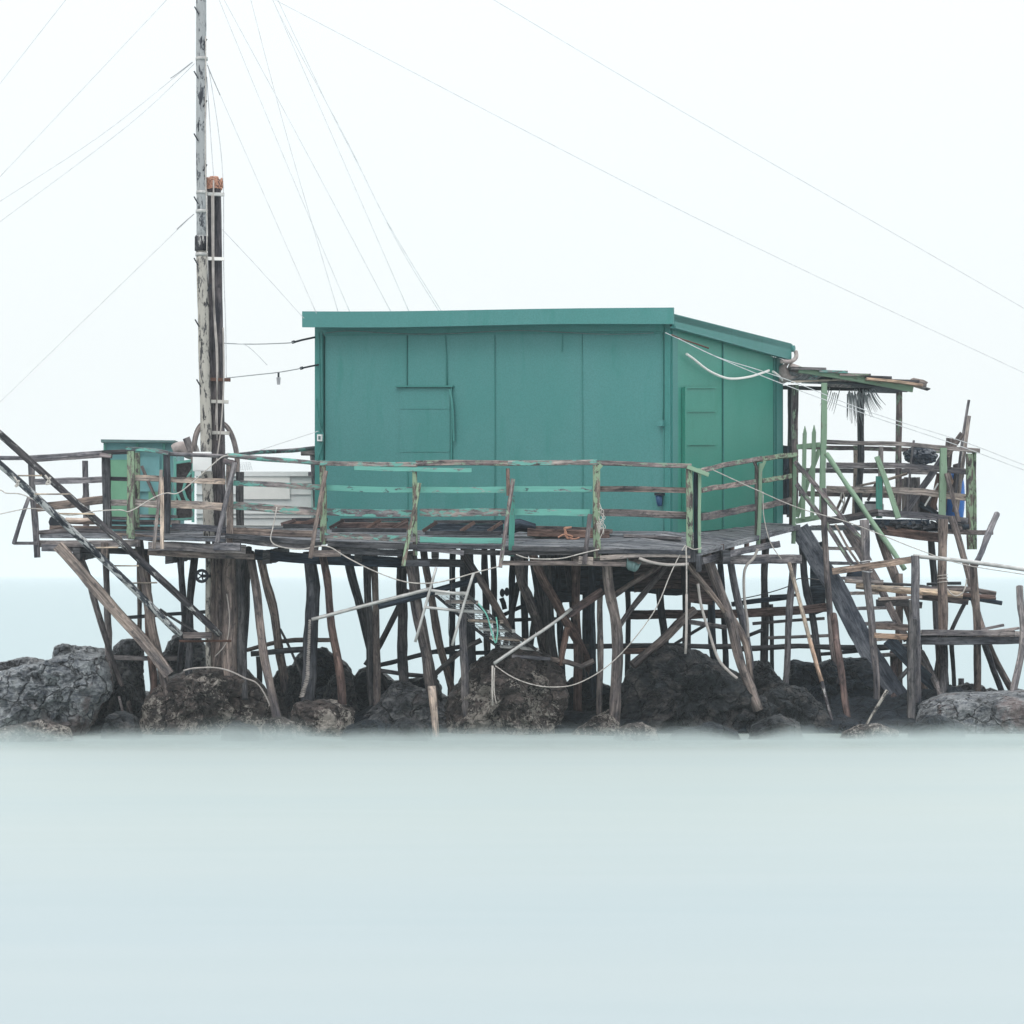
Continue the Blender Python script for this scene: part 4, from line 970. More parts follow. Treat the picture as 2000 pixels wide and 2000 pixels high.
mem('rope_lashing', [(88,928),(98,942),(90,945),(99,932)], 4, 'rope', 31.95, 'cable', parent=lb)

# ------------------------------------------------------------------ shed and clutter on the left of the deck
shed = thing('shed', 'small turquoise and green shed on the left of the deck', 'shed', P(270, 1035, 35.2))
def bx(name, mat, x0, x1, y0, y1, Y, d, parent=None, y0r=None, **k):
    mb = MB(); y0r = y0 if y0r is None else y0r
    a, b, c, e = P(x0, y1, Y), P(x1, y1, Y), P(x1, y0r, Y), P(x0, y0, Y); o = Vector((0, d, 0))
    mb.hexa([a, b, c, e, a+o, b+o, c+o, e+o]); return mb.build(name, mat, parent, **k)
bx('wall', 'shedb', 202, 338, 864, 1036, 35.2, 1.2, shed)
bx('panel', 'shedg', 214, 262, 898, 1012, 35.17, .028, shed)
bx('panel', 'shedb', 272, 312, 892, 960, 35.165, .03, shed, label='blue panel')
bx('panel', 'shedg', 290, 334, 942, 1010, 35.17, .028, shed)
bx('roof', 'shedr', 197, 342, 858, 864, 35.0, 1.5, shed, y0r=860)
for x in (205, 268, 320): mem('batten', [(x,866),(x,1020)], 5, 'turq', 35.15, 'box', .03, parent=shed)
mem('brace', [(277,910),(290,945),(310,985)], 6, 'brown', 35.1, 'box', .03, parent=shed)
fr = thing('truss_panel', 'turquoise cross braced frame holding dark netting, left of the mast', 'frame', P(360, 1022, 34.8))
for p in ([(342,894),(342,1020)], [(377,900),(377,1020)], [(342,904),(378,899)], [(342,1015),(378,1013)], [(376,918),(345,962),(378,990)], [(345,962),(352,978)]):
    mem('bar', p, 5, 'turq', 34.8, 'box', .04, parent=fr)
bx('netting', 'mesh', 345, 375, 903, 1016, 34.86, .02, fr)
# junk stacked at the left
for i, (x0, x1, y, w_, m_, lb_) in enumerate(((128,185,1017,13,'pale','pale log on the left end of the deck'),(100,200,1031,8,'brown','flat brown board under the pale log'),
    (218,262,1012,6,'grey','uppermost grey slat stacked below the shed'),(216,300,1021,6,'dark','dark slat in the stack below the shed'),(220,262,1030,7,'brown','lowest brown slat in the stack below the shed'),
    (265,345,1008,6,'grey','grey slat seen right of the green corner post, highest'),(268,350,1020,9,'pale','pale board lying under the pale railing prop'),(262,350,1032,7,'grey','grey board lying at deck level behind the pale prop'))):
    one('board' if i else 'log', lb_, 'timber', [(x0,y),(x1,y+1)], w_, m_, 34.4+.03*i, 'log' if i == 0 else 'box', None if i == 0 else .25, group='timber stacked on the left of the deck')
mb = MB(); c = P(112, 1020, 34.5); mb.sweep([c-Vector((0,.12,0)), c+Vector((0,.12,0))], .09, .09, 'log', 0); mb.build('tyre', 'iron', None, 'dark round tyre end on beside the pale log', 'tyre')
# white ribbed box behind the mast
wb = thing('white_container', 'low white ribbed container behind the mast, left of the hut', 'container', P(500, 1030, 37.3))
bx('body', 'white', 384, 608, 930, 1033, 37.3, 1.3, wb)
for y in (931, 943, 965, 1003, 1011, 1026): bx('rib', 'steel', 383, 609, y, y+1.2, 37.28, .03, wb)
bx('lid', 'white', 380, 612, 921, 930, 37.25, 1.4, wb)
bx('end_cover', 'tube', 472, 566, 924, 975, 37.27, .02, wb)
mb = MB()
for k in range(7): mb.sweep(V3([(464+k*4,903),(466+k*4.5,919)], 37.4), .004, .004, 'log', 0)
for k in range(4): mb.sweep(V3([(463,904+k*4),(490,904+k*4)], 37.4), .004, .004, 'log', 0)
mb.build('wire_cage', 'wire', None, 'small pale wire basket on top of the white container', 'basket')
# pallets, crates and lumber along the front of the hut
def crate(label, x0, x1, y0, y1, Y, mat='rust'):
    t = thing('trough', label, 'trough', P((x0+x1)/2, y1, Y), 'dark timber troughs lying along the hut')
    mem('side', [(x0+8,y1-5),(x1-6,y1-4)], 8, 'dark', Y-.12, 'box', .04, parent=t)
    mem('side', [(x0+25,y0+4),(x1,y0+3)], 7, 'dark', Y+.35, 'box', .04, parent=t)
    mem('floor', [(x0+18,(y0+y1)/2+2),(x1-2,(y0+y1)/2+2)], (y1-y0)*.62, mat, Y+.2, 'box', .05, parent=t)
    for x in (x0, (x0+x1)/2-8, x1-36): mem('rib', [(x+4,y1-8),(x+32,y0+4)], 7, 'rust', Y-.02, 'box', .06, parent=t)
crate('left end of the row of red brown troughs, past the hut corner', 545, 640, 1012, 1032, 34.2)
crate('red brown trough behind the turquoise rails, left of the hatch', 640, 800, 1012, 1040, 34.1)
crate('black tarred trough behind the lime brace', 822, 985, 1016, 1046, 34.0, 'black')
one('bag', 'black tarred bundle lying at the end of the troughs', 'bundle', [(985,1032),(1015,1030),(1046,1032)], 26, 'black', 34.0, jit=2)
one('beam', 'thick brown beam lying on the deck under an orange twine', 'timber', [(1030,1040),(1100,1042),(1190,1044)], 15, 'rust', 33.9, 'box', .16)
one('beam', 'thinner brown beam on top, behind the orange twine', 'timber', [(1045,1031),(1110,1032),(1196,1038)], 8, 'brown', 34.05, 'box', .14)
mb = MB(); mb.sweep(smooth_pts(V3([(1090,1050),(1102,1044),(1118,1048),(1108,1052),(1106,1040),(1102,1032),(1110,1030),(1116,1030),(1104,1034),(1106,1048),(1120,1053),(1132,1050)], 33.72)), .010, .010, 'cable')
mb.build('orange_twine', 'orange', None, 'loop of orange twine on the brown beam', 'twine')
one('plank', 'loose grey plank flat on the deck by the hut corner', 'timber', [(1218,1046),(1290,1049),(1330,1051)], 6, 'grey', 33.9, 'box', .2)
mb = MB()
for i in range(15):
    x = 1169+random.uniform(-4, 6); y = random.uniform(980, 1030); p = V3([(x,y),(x+random.uniform(0,10),y+random.uniform(4,14)),(x+random.uniform(-2,8),y+random.uniform(14,28))], 32.9)
    mb.sweep(smooth_pts(p, 3), .004, .004, 'cable')
mb.build('frayed_rope', 'rope', None, 'frayed rope tuft on the shaggy green post', 'rope')
# ------------------------------------------------------------------ stairs
st = thing('staircase', 'steep wooden stairs from the deck down to the landing and slab', 'stairs', P(1770, 1395, 35.3))
nA, nB = P(1562, 1036, 36.9), P(1778, 1392, 35.4)
fA, fB = P(1640, 1018, 38.0), P(1838, 1350, 36.5)
mem('stringer', [(1560,1034),(1578,1060),(1640,1160),(1702,1285),(1780,1396)], 37, 'slate', (36.9,35.4), 'box', .05, parent=st)
mem('stringer', [(1652,1035),(1705,1120),(1752,1215),(1772,1250)], 14, 'brown', (38.0,36.9), 'box', .05, parent=st)
for i in range(8):
    t = .10+.085*i
    a = nA.lerp(nB, t); b = fA.lerp(fB, t); b.z = a.z
    a = a+(b-a)*.08
    mb = MB(); mb.sweep([a, b], .021, .095, 'box', .8); mb.build('tread', 'grey' if i % 3 else 'pale', st)
for p, w, m_, Y in (([(1553,902),(1600,955),(1650,1018),(1690,1062)], 9, 'limew', (36.7,36.0)), ([(1556,946),(1580,978),(1612,1020),(1664,1102)], 9, 'limew', (36.7,36.1)),
    ([(1612,975),(1650,1020),(1683,1062),(1700,1095)], 6, 'brown', (36.6,36.3)), ([(1632,1025),(1648,1055),(1660,1080),(1685,1110)], 4, 'pale', (36.5,36.2))):
    mem('handrail', p, w, m_, Y, 'box', .04, parent=st)
one('green_pole', 'long lime green pole slanting down across the stairs', 'pole', [(1614,886),(1660,955),(1715,1035),(1767,1112)], 10, 'lime2', (37.2,36.4))
one('board', 'fresh tan board nailed across the stair posts', 'timber', [(1626,1116),(1700,1106),(1780,1094)], 13, 'tan', (35.35,35.1), 'box', .04)
mb = MB()
for k in range(5): 
    c = P(1693, 1104+k*5-8, 35.35); r = .07
    mb.sweep([c+Vector((math.cos(a*.7)*r, math.sin(a*.7)*r, .01*math.sin(a+k))) for a in range(10)], .004, .004, 'cable')
mb.build('wire_lashing', 'wire', None, 'coil of wire lashing the tan board to the rough stair post', 'wire')
# ------------------------------------------------------------------ lower landing
ld = thing('landing', 'low timber landing at the foot of the stairs on the right', 'landing', P(1880, 1260, 35.6))
mb = MB(); a0, a1, b0, b1 = P(1790, 1243, 35.25), P(2040, 1250, 35.3), P(1780, 1238, 37.0), P(1990, 1240, 37.0)
for i in range(17):
    f0, f1 = i/17+.004, (i+1)/17-.006
    q = [a0.lerp(a1, f0), a0.lerp(a1, f1), b0.lerp(b1, f1), b0.lerp(b1, f0)]; t = Vector((0, 0, .03+random.uniform(-.003, .003)))
    q = [p+Vector((0, 0, .05)) for p in q]
    mb.hexa([q[0]-t, q[1]-t, q[1], q[0], q[3]-t, q[2]-t, q[2], q[3]])
mb.build('planking', 'pale', ld)
mem('edge_board', [(1800,1236),(1900,1236),(1982,1237)], 11, 'grey', 35.2, 'box', .04, parent=ld)
mem('beam', [(1771,1252),(1880,1252),(2030,1250)], 14, 'dark', 35.24, 'box', .09, parent=ld)
mem('beam', [(1790,1246),(2000,1246)], 10, 'dark', 36.8, 'box', .09, parent=ld)
mem('step_board', [(1708,1222),(1774,1225)], 13, 'brown', 35.5, 'box', .10, parent=ld)
mem('step_board', [(1708,1240),(1774,1245)], 10, 'tan', 35.3, 'box', .10, parent=ld)
mem('plank', [(1905,1232),(1960,1221)], 5, 'grey', 36.6, 'box', .1, parent=ld)
mem('plank', [(1905,1238),(1990,1227)], 5, 'grey', 36.3, 'box', .1, parent=ld)
one('handrail', 'pale grey pipe handrail running off the right edge above the landing', 'handrail', [(1784,1086),(1880,1095),(2000,1112),(2100,1128)], 8, 'steel', (35.1,35.2), jit=.3)
# ------------------------------------------------------------------ shelf of logs
SH = 'logs and boards on the shelf behind the landing'
for lb_, p, w, m_, Y in (('mossy thick log on the shelf, nearest the stairs', [(1672,1144),(1740,1150),(1800,1156),(1880,1162)], 13, 'bamboo', 36.7),
    ('brown log lying behind the mossy log', [(1700,1150),(1800,1153),(1900,1152)], 9, 'brown', 36.9),
    ('long brown cane reaching the right end of the shelf, uppermost', [(1790,1150),(1880,1148),(1945,1160)], 10, 'brown', 37.1),
    ('long brown cane on the shelf, just below the uppermost', [(1800,1160),(1880,1160),(1944,1167)], 9, 'rust', 36.9),
    ('splintered dark board end sticking out furthest right on the shelf', [(1800,1166),(1900,1168),(1957,1178)], 8, 'black', 37.0),
    ('grey board along the back of the shelf', [(1720,1140),(1800,1144),(1945,1170)], 6, 'dark', 37.5),
    ('thin dark board on top at the back of the shelf', [(1810,1141),(1877,1139)], 6, 'dark', 37.6),
    ('worn board nearest the stairs on the shelf', [(1650,1134),(1690,1136),(1725,1137)], 9, 'pale', 36.7)):
    one('log', lb_, 'timber', p, w, m_, Y, group=SH)
for lb_, p, w, m_, Y in (('pale plank under the shelf logs', [(1716,1170),(1760,1168),(1800,1166)], 6, 'pale', 36.6),
    ('brown shelf beam beneath the logs', [(1790,1165),(1832,1168),(1890,1176)], 11, 'brown', 37.0),
    ('dark beam below the shelf, left part', [(1712,1178),(1760,1176),(1800,1182)], 13, 'dark', 37.3),
    ('dark board on the left end of the shelf by the stairs', [(1655,1120),(1670,1124),(1690,1124)], 24, 'black', 37.4)):
    one('board', lb_, 'timber', p, w, m_, Y, 'box', .12, group=SH)
mb = MB(); mb.sweep(smooth_pts(V3([(1850,1150),(1858,1160),(1868,1164),(1880,1158),(1886,1145),(1888,1130)], 36.0)), .009, .009, 'cable')
mb.build('hanging_rope', 'rope', None, 'pale rope loop hanging right of the thick landing post', 'rope')
mb = MB()
for y in (1128, 1134, 1141):
    c = P(1841, y, 36.2); r = .066
    mb.sweep([c+Vector((math.cos(a*.6283)*r, math.sin(a*.6283)*r, .004*a)) for a in range(11)], .006, .006, 'cable')
mb.build('rope_wrap', 'rope', None, 'rope turns around the thick landing post', 'rope')
# ------------------------------------------------------------------ rear platform
rp = thing('rear_platform', 'small rear deck with broken dark edge, right of the stairs', 'deck', P(1760, 1045, 38))
mb = MB()
for r in range(13):
    y0 = 38+2.3*r/13; y1 = y0+2.3/13*.94; e = random.uniform(-.12, .12)
    z0 = 2.60+.0*r; z1 = z0+random.uniform(-.01, .01)
    x0 = 4.15+random.uniform(-.05, .05); x1 = 6.25+e*.3
    t = .035; mb.hexa([Vector(p) for p in ((x0,y0,z0-t),(x1,y0,z1-t),(x1,y0,z1),(x0,y0,z0),(x0,y1,z0-t),(x1,y1,z1-t),(x1,y1,z1),(x0,y1,z0))])
mb.build('planking', 'deck', rp)
mem('edge_board', [(1612,1018),(1680,1007),(1715,1001)], 14, 'brown', 37.9, 'box', .06, parent=rp)
mem('edge_board', [(1705,1001),(1790,1006),(1890,1018)], 13, 'grey', 37.9, 'box', .05, parent=rp)
mem('edge_board', [(1700,1020),(1760,1020),(1815,1022)], 12, 'black', 37.88, 'box', .05, parent=rp)
mem('edge_board', [(1812,1026),(1860,1030),(1892,1028)], 9, 'black', 37.9, 'box', .05, parent=rp)
mem('beam', [(1722,1036),(1790,1044),(1835,1048)], 18, 'rust', 37.85, 'box', .12, parent=rp)
mem('beam', [(1745,1030),(1860,1034),(1900,1036)], 12, 'black', 38.1, 'box', .12, parent=rp)
mem('beam', [(1850,1038),(1900,1040),(1939,1040)], 9, 'brown', 37.6, 'box', .09, parent=rp)
mb = MB()
for i in range(30):
    c = P(random.uniform(1715, 1890), random.uniform(1020, 1034), random.uniform(37.7, 37.9)); a = random.random()*3
    mb.sweep([c, c+Vector((math.cos(a)*.10, random.uniform(-.04,.04), math.sin(a)*.04))], random.uniform(.008,.028), .03, 'box', 1.5)
mb.build('splinters', 'dark', rp)
GR2 = 'railing sections of the rear platform'
rail('near railing of the rear platform, three long grey rails', [
 ('post', [(1720,872),(1720,950),(1719,1010)], 9, 38.0, 'grey', .07),
 ('post', [(1717,930),(1717,1012)], 12, 37.96, 'teal', .05),
 ('brace', [(1713,892),(1735,952),(1754,1012)], 10, (37.9,37.7), 'lime2', .05),
 ('top_rail', [(1614,863),(1760,867),(1913,880)], 8, 38.0, 'grey', .09),
 ('rail', [(1614,908),(1760,909),(1890,922)], 11, 38.05, 'grey', .03),
 ('rail', [(1614,955),(1760,957),(1890,971)], 13, 38.05, 'pale', .03)], GR2)
rail('right end railing of the rear platform, doubled long hanging posts', [
 ('post', [(1842,875),(1842,950),(1839,1020)], 13, 37.96, 'lime2', .08),
 ('brace', [(1848,925),(1862,975),(1876,1035)], 8, (37.9,37.7), 'brown', .05),
 ('post', [(1893,886),(1893,980),(1895,1073)], 12, 37.95, 'lime', .08),
 ('post', [(1903,884),(1903,980),(1904,1073)], 7, 38.1, 'lime', .08),
 ('top_rail', [(1890,880),(1913,881)], 8, 38.1, 'grey', .1)], GR2)
rail('far railing of the rear platform, seen between the near rails', [
 ('post', [(1672,870),(1671,940),(1668,1010)], 9, 39.9, 'pale', .06),
 ('top_rail', [(1560,873),(1700,876),(1860,882)], 8, 39.9, 'limew', .08),
 ('rail', [(1550,918),(1680,920),(1830,922)], 9, 39.9, 'grey', .03),
 ('rail', [(1560,964),(1680,966),(1830,970)], 10, 39.9, 'limew', .03)], GR2)
rail('short dark railing right behind the hut corner', [
 ('post', [(1535,872),(1535,1005)], 14, 38.2, 'black', .1),
 ('top_rail', [(1525,876),(1548,878)], 12, 38.2, 'dark', .08),
 ('rail', [(1525,918),(1548,919)], 8, 38.2, 'dark', .05)], GR2)
one('log', 'sloping pale pole lying on the rear platform rails', 'timber', [(1672,950),(1720,941),(1772,925)], 5, 'pale', 38.8)
for lb_, p in (('left leg of the dark trestle on the rear platform', [(1650,960),(1632,1000)]), ('middle leg of the dark trestle on the rear platform', [(1662,962),(1645,1003)]), ('right leg of the dark trestle on the rear platform', [(1710,945),(1695,978)])):
    one('strut', lb_, 'timber', p, 5, 'brown', 38.9, 'box', .05)
# ------------------------------------------------------------------ pergola
pg = thing('pergola', 'ragged timber pergola with slatted roof and green posts beside the hut', 'pergola', P(1640, 1010, 38.5))
for p, w, m_, Y, d in (([(1544,752),(1543,880),(1541,1010)], 9, 'dark', 38.6, .09), ([(1553,752),(1552,850),(1552,1010)], 12, 'limew', 38.1, .09), ([(1610,748),(1608,880),(1606,1008)], 11, 'lime2', 37.7, .08),
    ([(1684,755),(1681,870),(1677,1008)], 14, 'dark', 39.6, 0), ([(1756,760),(1755,870),(1755,1005)], 11, 'limew', 39.7, .08)):
    mem('post', p, w, m_, Y, 'box' if d else 'log', d or None, parent=pg)
mem('beam', [(1527,757),(1640,759),(1772,762)], 7, 'dark', 39.6, 'box', .08, parent=pg)
mem('beam', [(1560,722),(1660,737),(1783,760)], 12, 'lime2', 37.7, 'box', .07, parent=pg)
mem('beam', [(1545,746),(1610,743),(1640,742)], 4, 'pale', 37.8, 'box', .04, parent=pg)
for i, (x0, x1, y, m_) in enumerate(((1545,1614,717,'grey'),(1600,1656,723,'turq2'),(1640,1701,729,'limew'),(1690,1742,734,'dark'),(1730,1796,741,'dark'))):
    mb = MB(); a, b = P(x0, y-1, 37.6), P(x1, y+1, 37.6); o = Vector((0, 2.3, random.uniform(-.05, 0.1))); t = Vector((0, 0, .035))
    mb.hexa([a-t, b-t, b, a, a+o-t, b+o-t, b+o, a+o]); mb.build('roof_slat', m_, pg)
for i, (p, w, m_) in enumerate((([(1690,741),(1750,746),(1800,754)], 5, 'tan'), ([(1725,745),(1770,744),(1806,757)], 6, 'pale'), ([(1770,748),(1814,761)], 2.5, 'dark'), ([(1780,744),(1800,748),(1807,752)], 9, 'pale'), ([(1600,742),(1650,745),(1720,752)], 10, 'dark'))):
    mem('roof_slat', p, w, m_, 37.65+.25*i, 'box', .3, parent=pg)
mb = MB()
mb.sweep(V3([(1530,712),(1538,728),(1545,742)], 37.9), .10, .14, 'log', 2, seg=.04); mb.sweep(V3([(1540,716),(1556,722),(1568,728)], 37.9), .06, .1, 'log', 2, seg=.04)
mb.build('sacking', 'cloth', None, 'bundle of frayed sacking between hut roof and pergola', 'sacking')
def frond(label, cx, cy, n, ln, spread, lean, Y):
    mb = MB()
    for i in range(n):
        f = i/(n-1)-.5; a = f*spread+lean+random.uniform(-.04, .04); l = ln*(1-.8*f*f)*random.uniform(.65, 1.05)
        x0 = cx+f*26; cy_ = cy+random.uniform(-7, 7); p = [(x0, cy_), (x0+math.sin(a)*l*.5, cy_+math.cos(a)*l*.5), (x0+math.sin(a*1.2)*l, cy_+math.cos(a*1.1)*l)]
        v = V3(p, Y+random.uniform(-.15, .15)); mb.sweep(smooth_pts(v, 3), .007, .003, 'cable', taper=.3)
    mb.build('palm_frond', 'frond', None, label, 'palm leaf', 'dry palm leaves hanging from the pergola')
frond('short dry palm leaf hanging leftmost under the pergola', 1627, 764, 9, 44, .16, -.28, 38.6)
frond('large dry palm leaf hanging left of the dark pergola post', 1668, 766, 24, 62, .22, .10, 38.8)
frond('ragged dry palm leaf hanging right of the dark pergola post', 1696, 766, 22, 46, .45, .35, 38.7)
# ------------------------------------------------------------------ gate
gt = thing('picket_gate', 'lime green gate with two pointed pickets beside the hut', 'gate', P(1580, 1018, 37.9))
for x, x2, y in ((1572,1568,832),(1590,1586,830)):
    mb = MB(); mb.sweep(V3([(x,y+14),(x2,1014)], 37.85), 4/F*37.85, .012, 'box', .5)
    mb.sweep(V3([(x,y+15),(x,y)], 37.85), 4/F*37.85, .012, 'box', 0, taper=.15); mb.build('picket', 'lime2', gt)
mem('crossbar', [(1556,873),(1602,868)], 10, 'lime2', 37.9, 'box', .03, parent=gt)
mem('crossbar', [(1554,1017),(1602,1009)], 10, 'lime2', 37.9, 'box', .03, parent=gt)
mem('brace', [(1600,878),(1578,940),(1556,1010)], 9, 'lime2', 37.93, 'box', .03, parent=gt)
# ------------------------------------------------------------------ things on the rear platform
br_ = thing('barrel', 'blue plastic barrel half hidden at the right end of the rear platform', 'barrel', P(1864, 1012, 38.9))
mb = MB(); zb, zt = P(1864, 1014, 38.9).z, P(1864, 925, 38.9).z; h = zt-zb
prof = [(.0,.11),(.04,.125),(.25,.14),(.5,.148),(.75,.14),(.95,.12),(1,.10)]
for t, r in prof:
    for k in range(24):
        a = k/24*6.2832; mb.v.append(Vector((P(1864,0,38.9).x+r*math.cos(a), 38.9+r*math.sin(a), zb+h*t)))
for i in range(len(prof)-1):
    for k in range(24): mb.poly((i*24+k, i*24+(k+1) % 24, (i+1)*24+(k+1) % 24, (i+1)*24+k), [(0,0)]*4, True)
mb.poly([6*24+k for k in range(24)], [(0,0)]*24); mb.build('body', 'blue', br_)
mb = MB(); mb.sweep([Vector((P(1864,0,38.9).x, 38.9, zt-.01)), Vector((P(1864,0,38.9).x, 38.9, zt+.03))], .10, .10, 'log', 0); mb.build('lid', 'iron', br_)
# crumpled black bag
mb = MB(); c = P(1798, 890, 38.6); nu, nv = 44, 26
for j in range(nv+1):
    for i in range(nu):
        a, b = i/nu*6.2832, j/nv*3.14159; d = Vector((math.cos(a)*math.sin(b), math.sin(a)*math.sin(b), math.cos(b)))
        k = 1+.18*noise.ridged_multi_fractal(d*2.6+Vector((3,1,2)), 1, 2, 4, 1, 2)*.5+.2*noise.noise(d*3)-.08
        mb.v.append(c+Vector((d.x*.215*k, d.y*.18*k, d.z*.13*k)))
for j in range(nv):
    for i in range(nu): mb.poly((j*nu+i, j*nu+(i+1) % nu, (j+1)*nu+(i+1) % nu, (j+1)*nu+i), [(0,0)]*4)
mb.build('rubbish_bag', 'bag', None, 'crumpled black plastic bag hung on the rear railing', 'bag')
LU = 'lumber leaning at the right end of the rear platform'
for lb_, p, w, m_, Y in (('tallest thin grey batten leaning against the railing', [(1892,781),(1878,870),(1862,1000)], 5, 'grey', 38.4),
    ('second tallest batten, just right of the tallest', [(1893,812),(1884,880),(1868,1000)], 7, 'pale', 38.3),
    ('round ended dark board crossing in front of the battens', [(1880,847),(1864,868),(1848,890)], 12, 'brown', 38.2),
    ('square cut dark board standing behind the green post', [(1856,856),(1850,900),(1840,1000)], 15, 'brown', 38.5),
    ('long grey plank leaning low to the left behind the rails', [(1850,880),(1815,935),(1766,1003)], 13, 'grey', 38.45),
    ('thin upright stick left of the black bag', [(1785,860),(1779,900),(1772,1000)], 4, 'grey', 38.3),
    ('narrow white slat leaning between the dark boards', [(1832,944),(1820,965),(1806,988)], 3, 'white', 38.35),
    ('dark board at the foot of the leaning lumber', [(1795,985),(1815,995),(1835,1008)], 10, 'black', 38.6),
    ('brown board standing right of the long grey plank', [(1836,925),(1828,960),(1820,1004)], 12, 'rust', 38.6),
    ('tan triangular offcut behind the green post', [(1850,925),(1856,940),(1848,955)], 12, 'tan', 38.55)):
    one('board', lb_, 'timber', p, w, m_, Y, 'box', .03, group=LU)
t = thing('wooden_box', 'grey slatted wooden box on the rear platform below the bag', 'box', P(1785, 1005, 38.8))
for k in range(4): bx('slat', 'grey', 1766+k*8, 1773+k*8, 932, 1003, 38.75, .03, t)
bx('back_panel', 'brown', 1766, 1797, 934, 1003, 38.8, .25, t)
one('sack', 'dark heap of netting beside the wooden box', 'netting', [(1795,965),(1806,985),(1815,1004)], 34, 'mesh', 38.9, jit=2)
t = thing('tool_box', 'grey box with a handle sitting on the rear platform', 'box', P(1708, 1000, 38.3))
bx('body', 'frond', 1690, 1726, 984, 1000, 38.2, .2, t); bx('lid', 'iron', 1692, 1724, 979, 984, 38.22, .18, t)
mb = MB(); mb.sweep(smooth_pts(V3([(1870,905),(1874,925),(1866,945),(1858,958)], 38.75)), .06, .05, 'log', 2, seg=.04); mb.build('net_bundle', 'mesh', None, 'dark net bundle draped over the blue barrel', 'net')
mb = MB(); mb.sweep(smooth_pts(V3([(1646,960),(1642,972),(1648,985),(1641,1000)], 38.5)), .012, .012, 'cable'); mb.sweep(smooth_pts(V3([(1647,962),(1650,980),(1644,992)], 38.5)), .008, .008, 'cable')
mb.build('string_tangle', 'rope', None, 'tangle of pale string on the trestle legs', 'string')
# ------------------------------------------------------------------ metal gangway and swim ladder
sl = thing('metal_ladder', 'pale steel pipe ladder hanging tilted under the deck front', 'ladder', P(860, 1258, 32.8))
mem('rail', [(852,1108),(832,1180),(811,1254)], 5.5, 'steel', 32.8, parent=sl, jit=.1)
mem('rail', [(925,1119),(903,1190),(883,1261)], 5.5, 'steel', 32.7, parent=sl, jit=.1)
for p in ([(842,1153),(906,1161)], [(831,1186),(896,1193)]): mem('rung', p, 5.5, 'steel', 32.75, parent=sl, jit=.1)
gw = thing('gangway', 'steel gangway with mesh floor sloping down to the boulder', 'gangway', P(1050, 1290, 34.3))
mem('beam', [(850,1162),(920,1222),(985,1272),(1000,1284)], 6, 'dark', (33.2,34.3), 'box', .05, parent=gw)
mem('beam', [(912,1162),(960,1205),(1020,1250),(1078,1292)], 6, 'dark', (33.2,34.3), 'box', .05, parent=gw)
for i, t in enumerate((.0,.13,.27,.42,.56,.70,.84)):
    a = P(850,1162,33.2).lerp(P(1000,1284,34.3), t); b = P(912,1162,33.2).lerp(P(1078,1292,34.3), t)
    mb = MB(); mb.sweep([a+Vector((0,-.02,.02)), b+Vector((0,-.02,.02))], .020, .035, 'box', 0); mb.build('tread', 'pale' if i % 2 else 'steel', gw)
mb = MB()
for k in range(34):
    t = k/34; a = P(850,1164,33.2).lerp(P(1000,1286,34.3), t); b = P(912,1164,33.2).lerp(P(1078,1294,34.3), t); mb.sweep([a, b], .0035, .0035, 'log', 0)
for k in range(7):
    t = k/6; a = P(850,1164,33.2).lerp(P(912,1164,33.2), t); b = P(1000,1286,34.3).lerp(P(1078,1294,34.3), t); mb.sweep([a, b], .0035, .0035, 'log', 0)
mb.build('mesh_floor', 'cable', gw)
def rope(name, label, cat, pts, w, mat, Y, group=None, parent=None):
    return mem(name, pts, w, mat, Y, 'cable', None, parent=parent, label=label, cat=cat, group=group)
rope('garden_hose', 'turquoise hose looped over the gangway', 'hose', [(912,1160),(935,1180),(950,1200),(958,1225),(965,1250),(969,1254),(972,1230),(969,1205)], 3, 'green_hose', 33.3)
t = thing('pulley_block', 'small black double pulley block standing on a dark bar', 'pulley', P(985, 1190, 35.1))
for x, y in ((981,1158), (990,1156)):
    mb = MB(); c = P(x, y, 35.1); mb.sweep([c-Vector((0,.03,0)), c+Vector((0,.03,0))], .032, .055, 'log', .3, n=14); mb.build('cheek', 'iron', t)
mem('base', [(979,1168),(983,1178),(986,1190)], 10, 'iron', 35.1, parent=t, jit=.5)
one('pole', 'pale grey pole sloping up from the chain piling, chain at its tip', 'pole', [(609,1210),(690,1189),(760,1170),(840,1150)], 7, 'steel', (33.1,33.0), jit=.3)
one('pole', 'dark timber arm continuing the pale pole towards the deck', 'timber', [(740,1184),(800,1170),(860,1152),(930,1132)], 13, 'black', (33.2,33.6), jit=.8)
mb = MB()
for i in range(46):
    y = 1212+i*3.3; x = 605-i*.13-(max(0, i-34)*.9); w_ = 2.2+2.5*(i/46)**2
    c = P(x, y, 33.35); r = w_/F*33.3
    mb.sweep([c+Vector((math.cos(a*1.047)*r, math.sin(a*1.047)*r*.6, math.sin(a*1.047+i)*.006)) for a in range(7)], .0055, .0055, 'cable')
mb.build('chain', 'hosec', None, 'pale chain hanging down the heavy dark piling', 'chain')
one('pole', 'long grey pole sloping down left over the round boulder', 'pole', [(965,1296),(1020,1258),(1090,1212),(1116,1189)], 6.5, 'steel', (32.9,33.3), jit=.3)
one('pole', 'red brown timber holding the upper end of the grey sloping pole', 'timber', [(1108,1200),(1140,1180),(1176,1156)], 16, 'rust', (33.35,33.6), 'box', .08)
one('float_line', 'pair of pale rods hanging from the tip of the grey sloping pole', 'rod', [(962,1300),(961,1340),(962,1378)], 4, 'rope', 32.9, jit=.3)
rope('hanging_line', 'thin line beside the rods at the sloping pole tip', 'rope', [(966,1304),(965,1345),(969,1374)], 2, 'rope', 32.88)
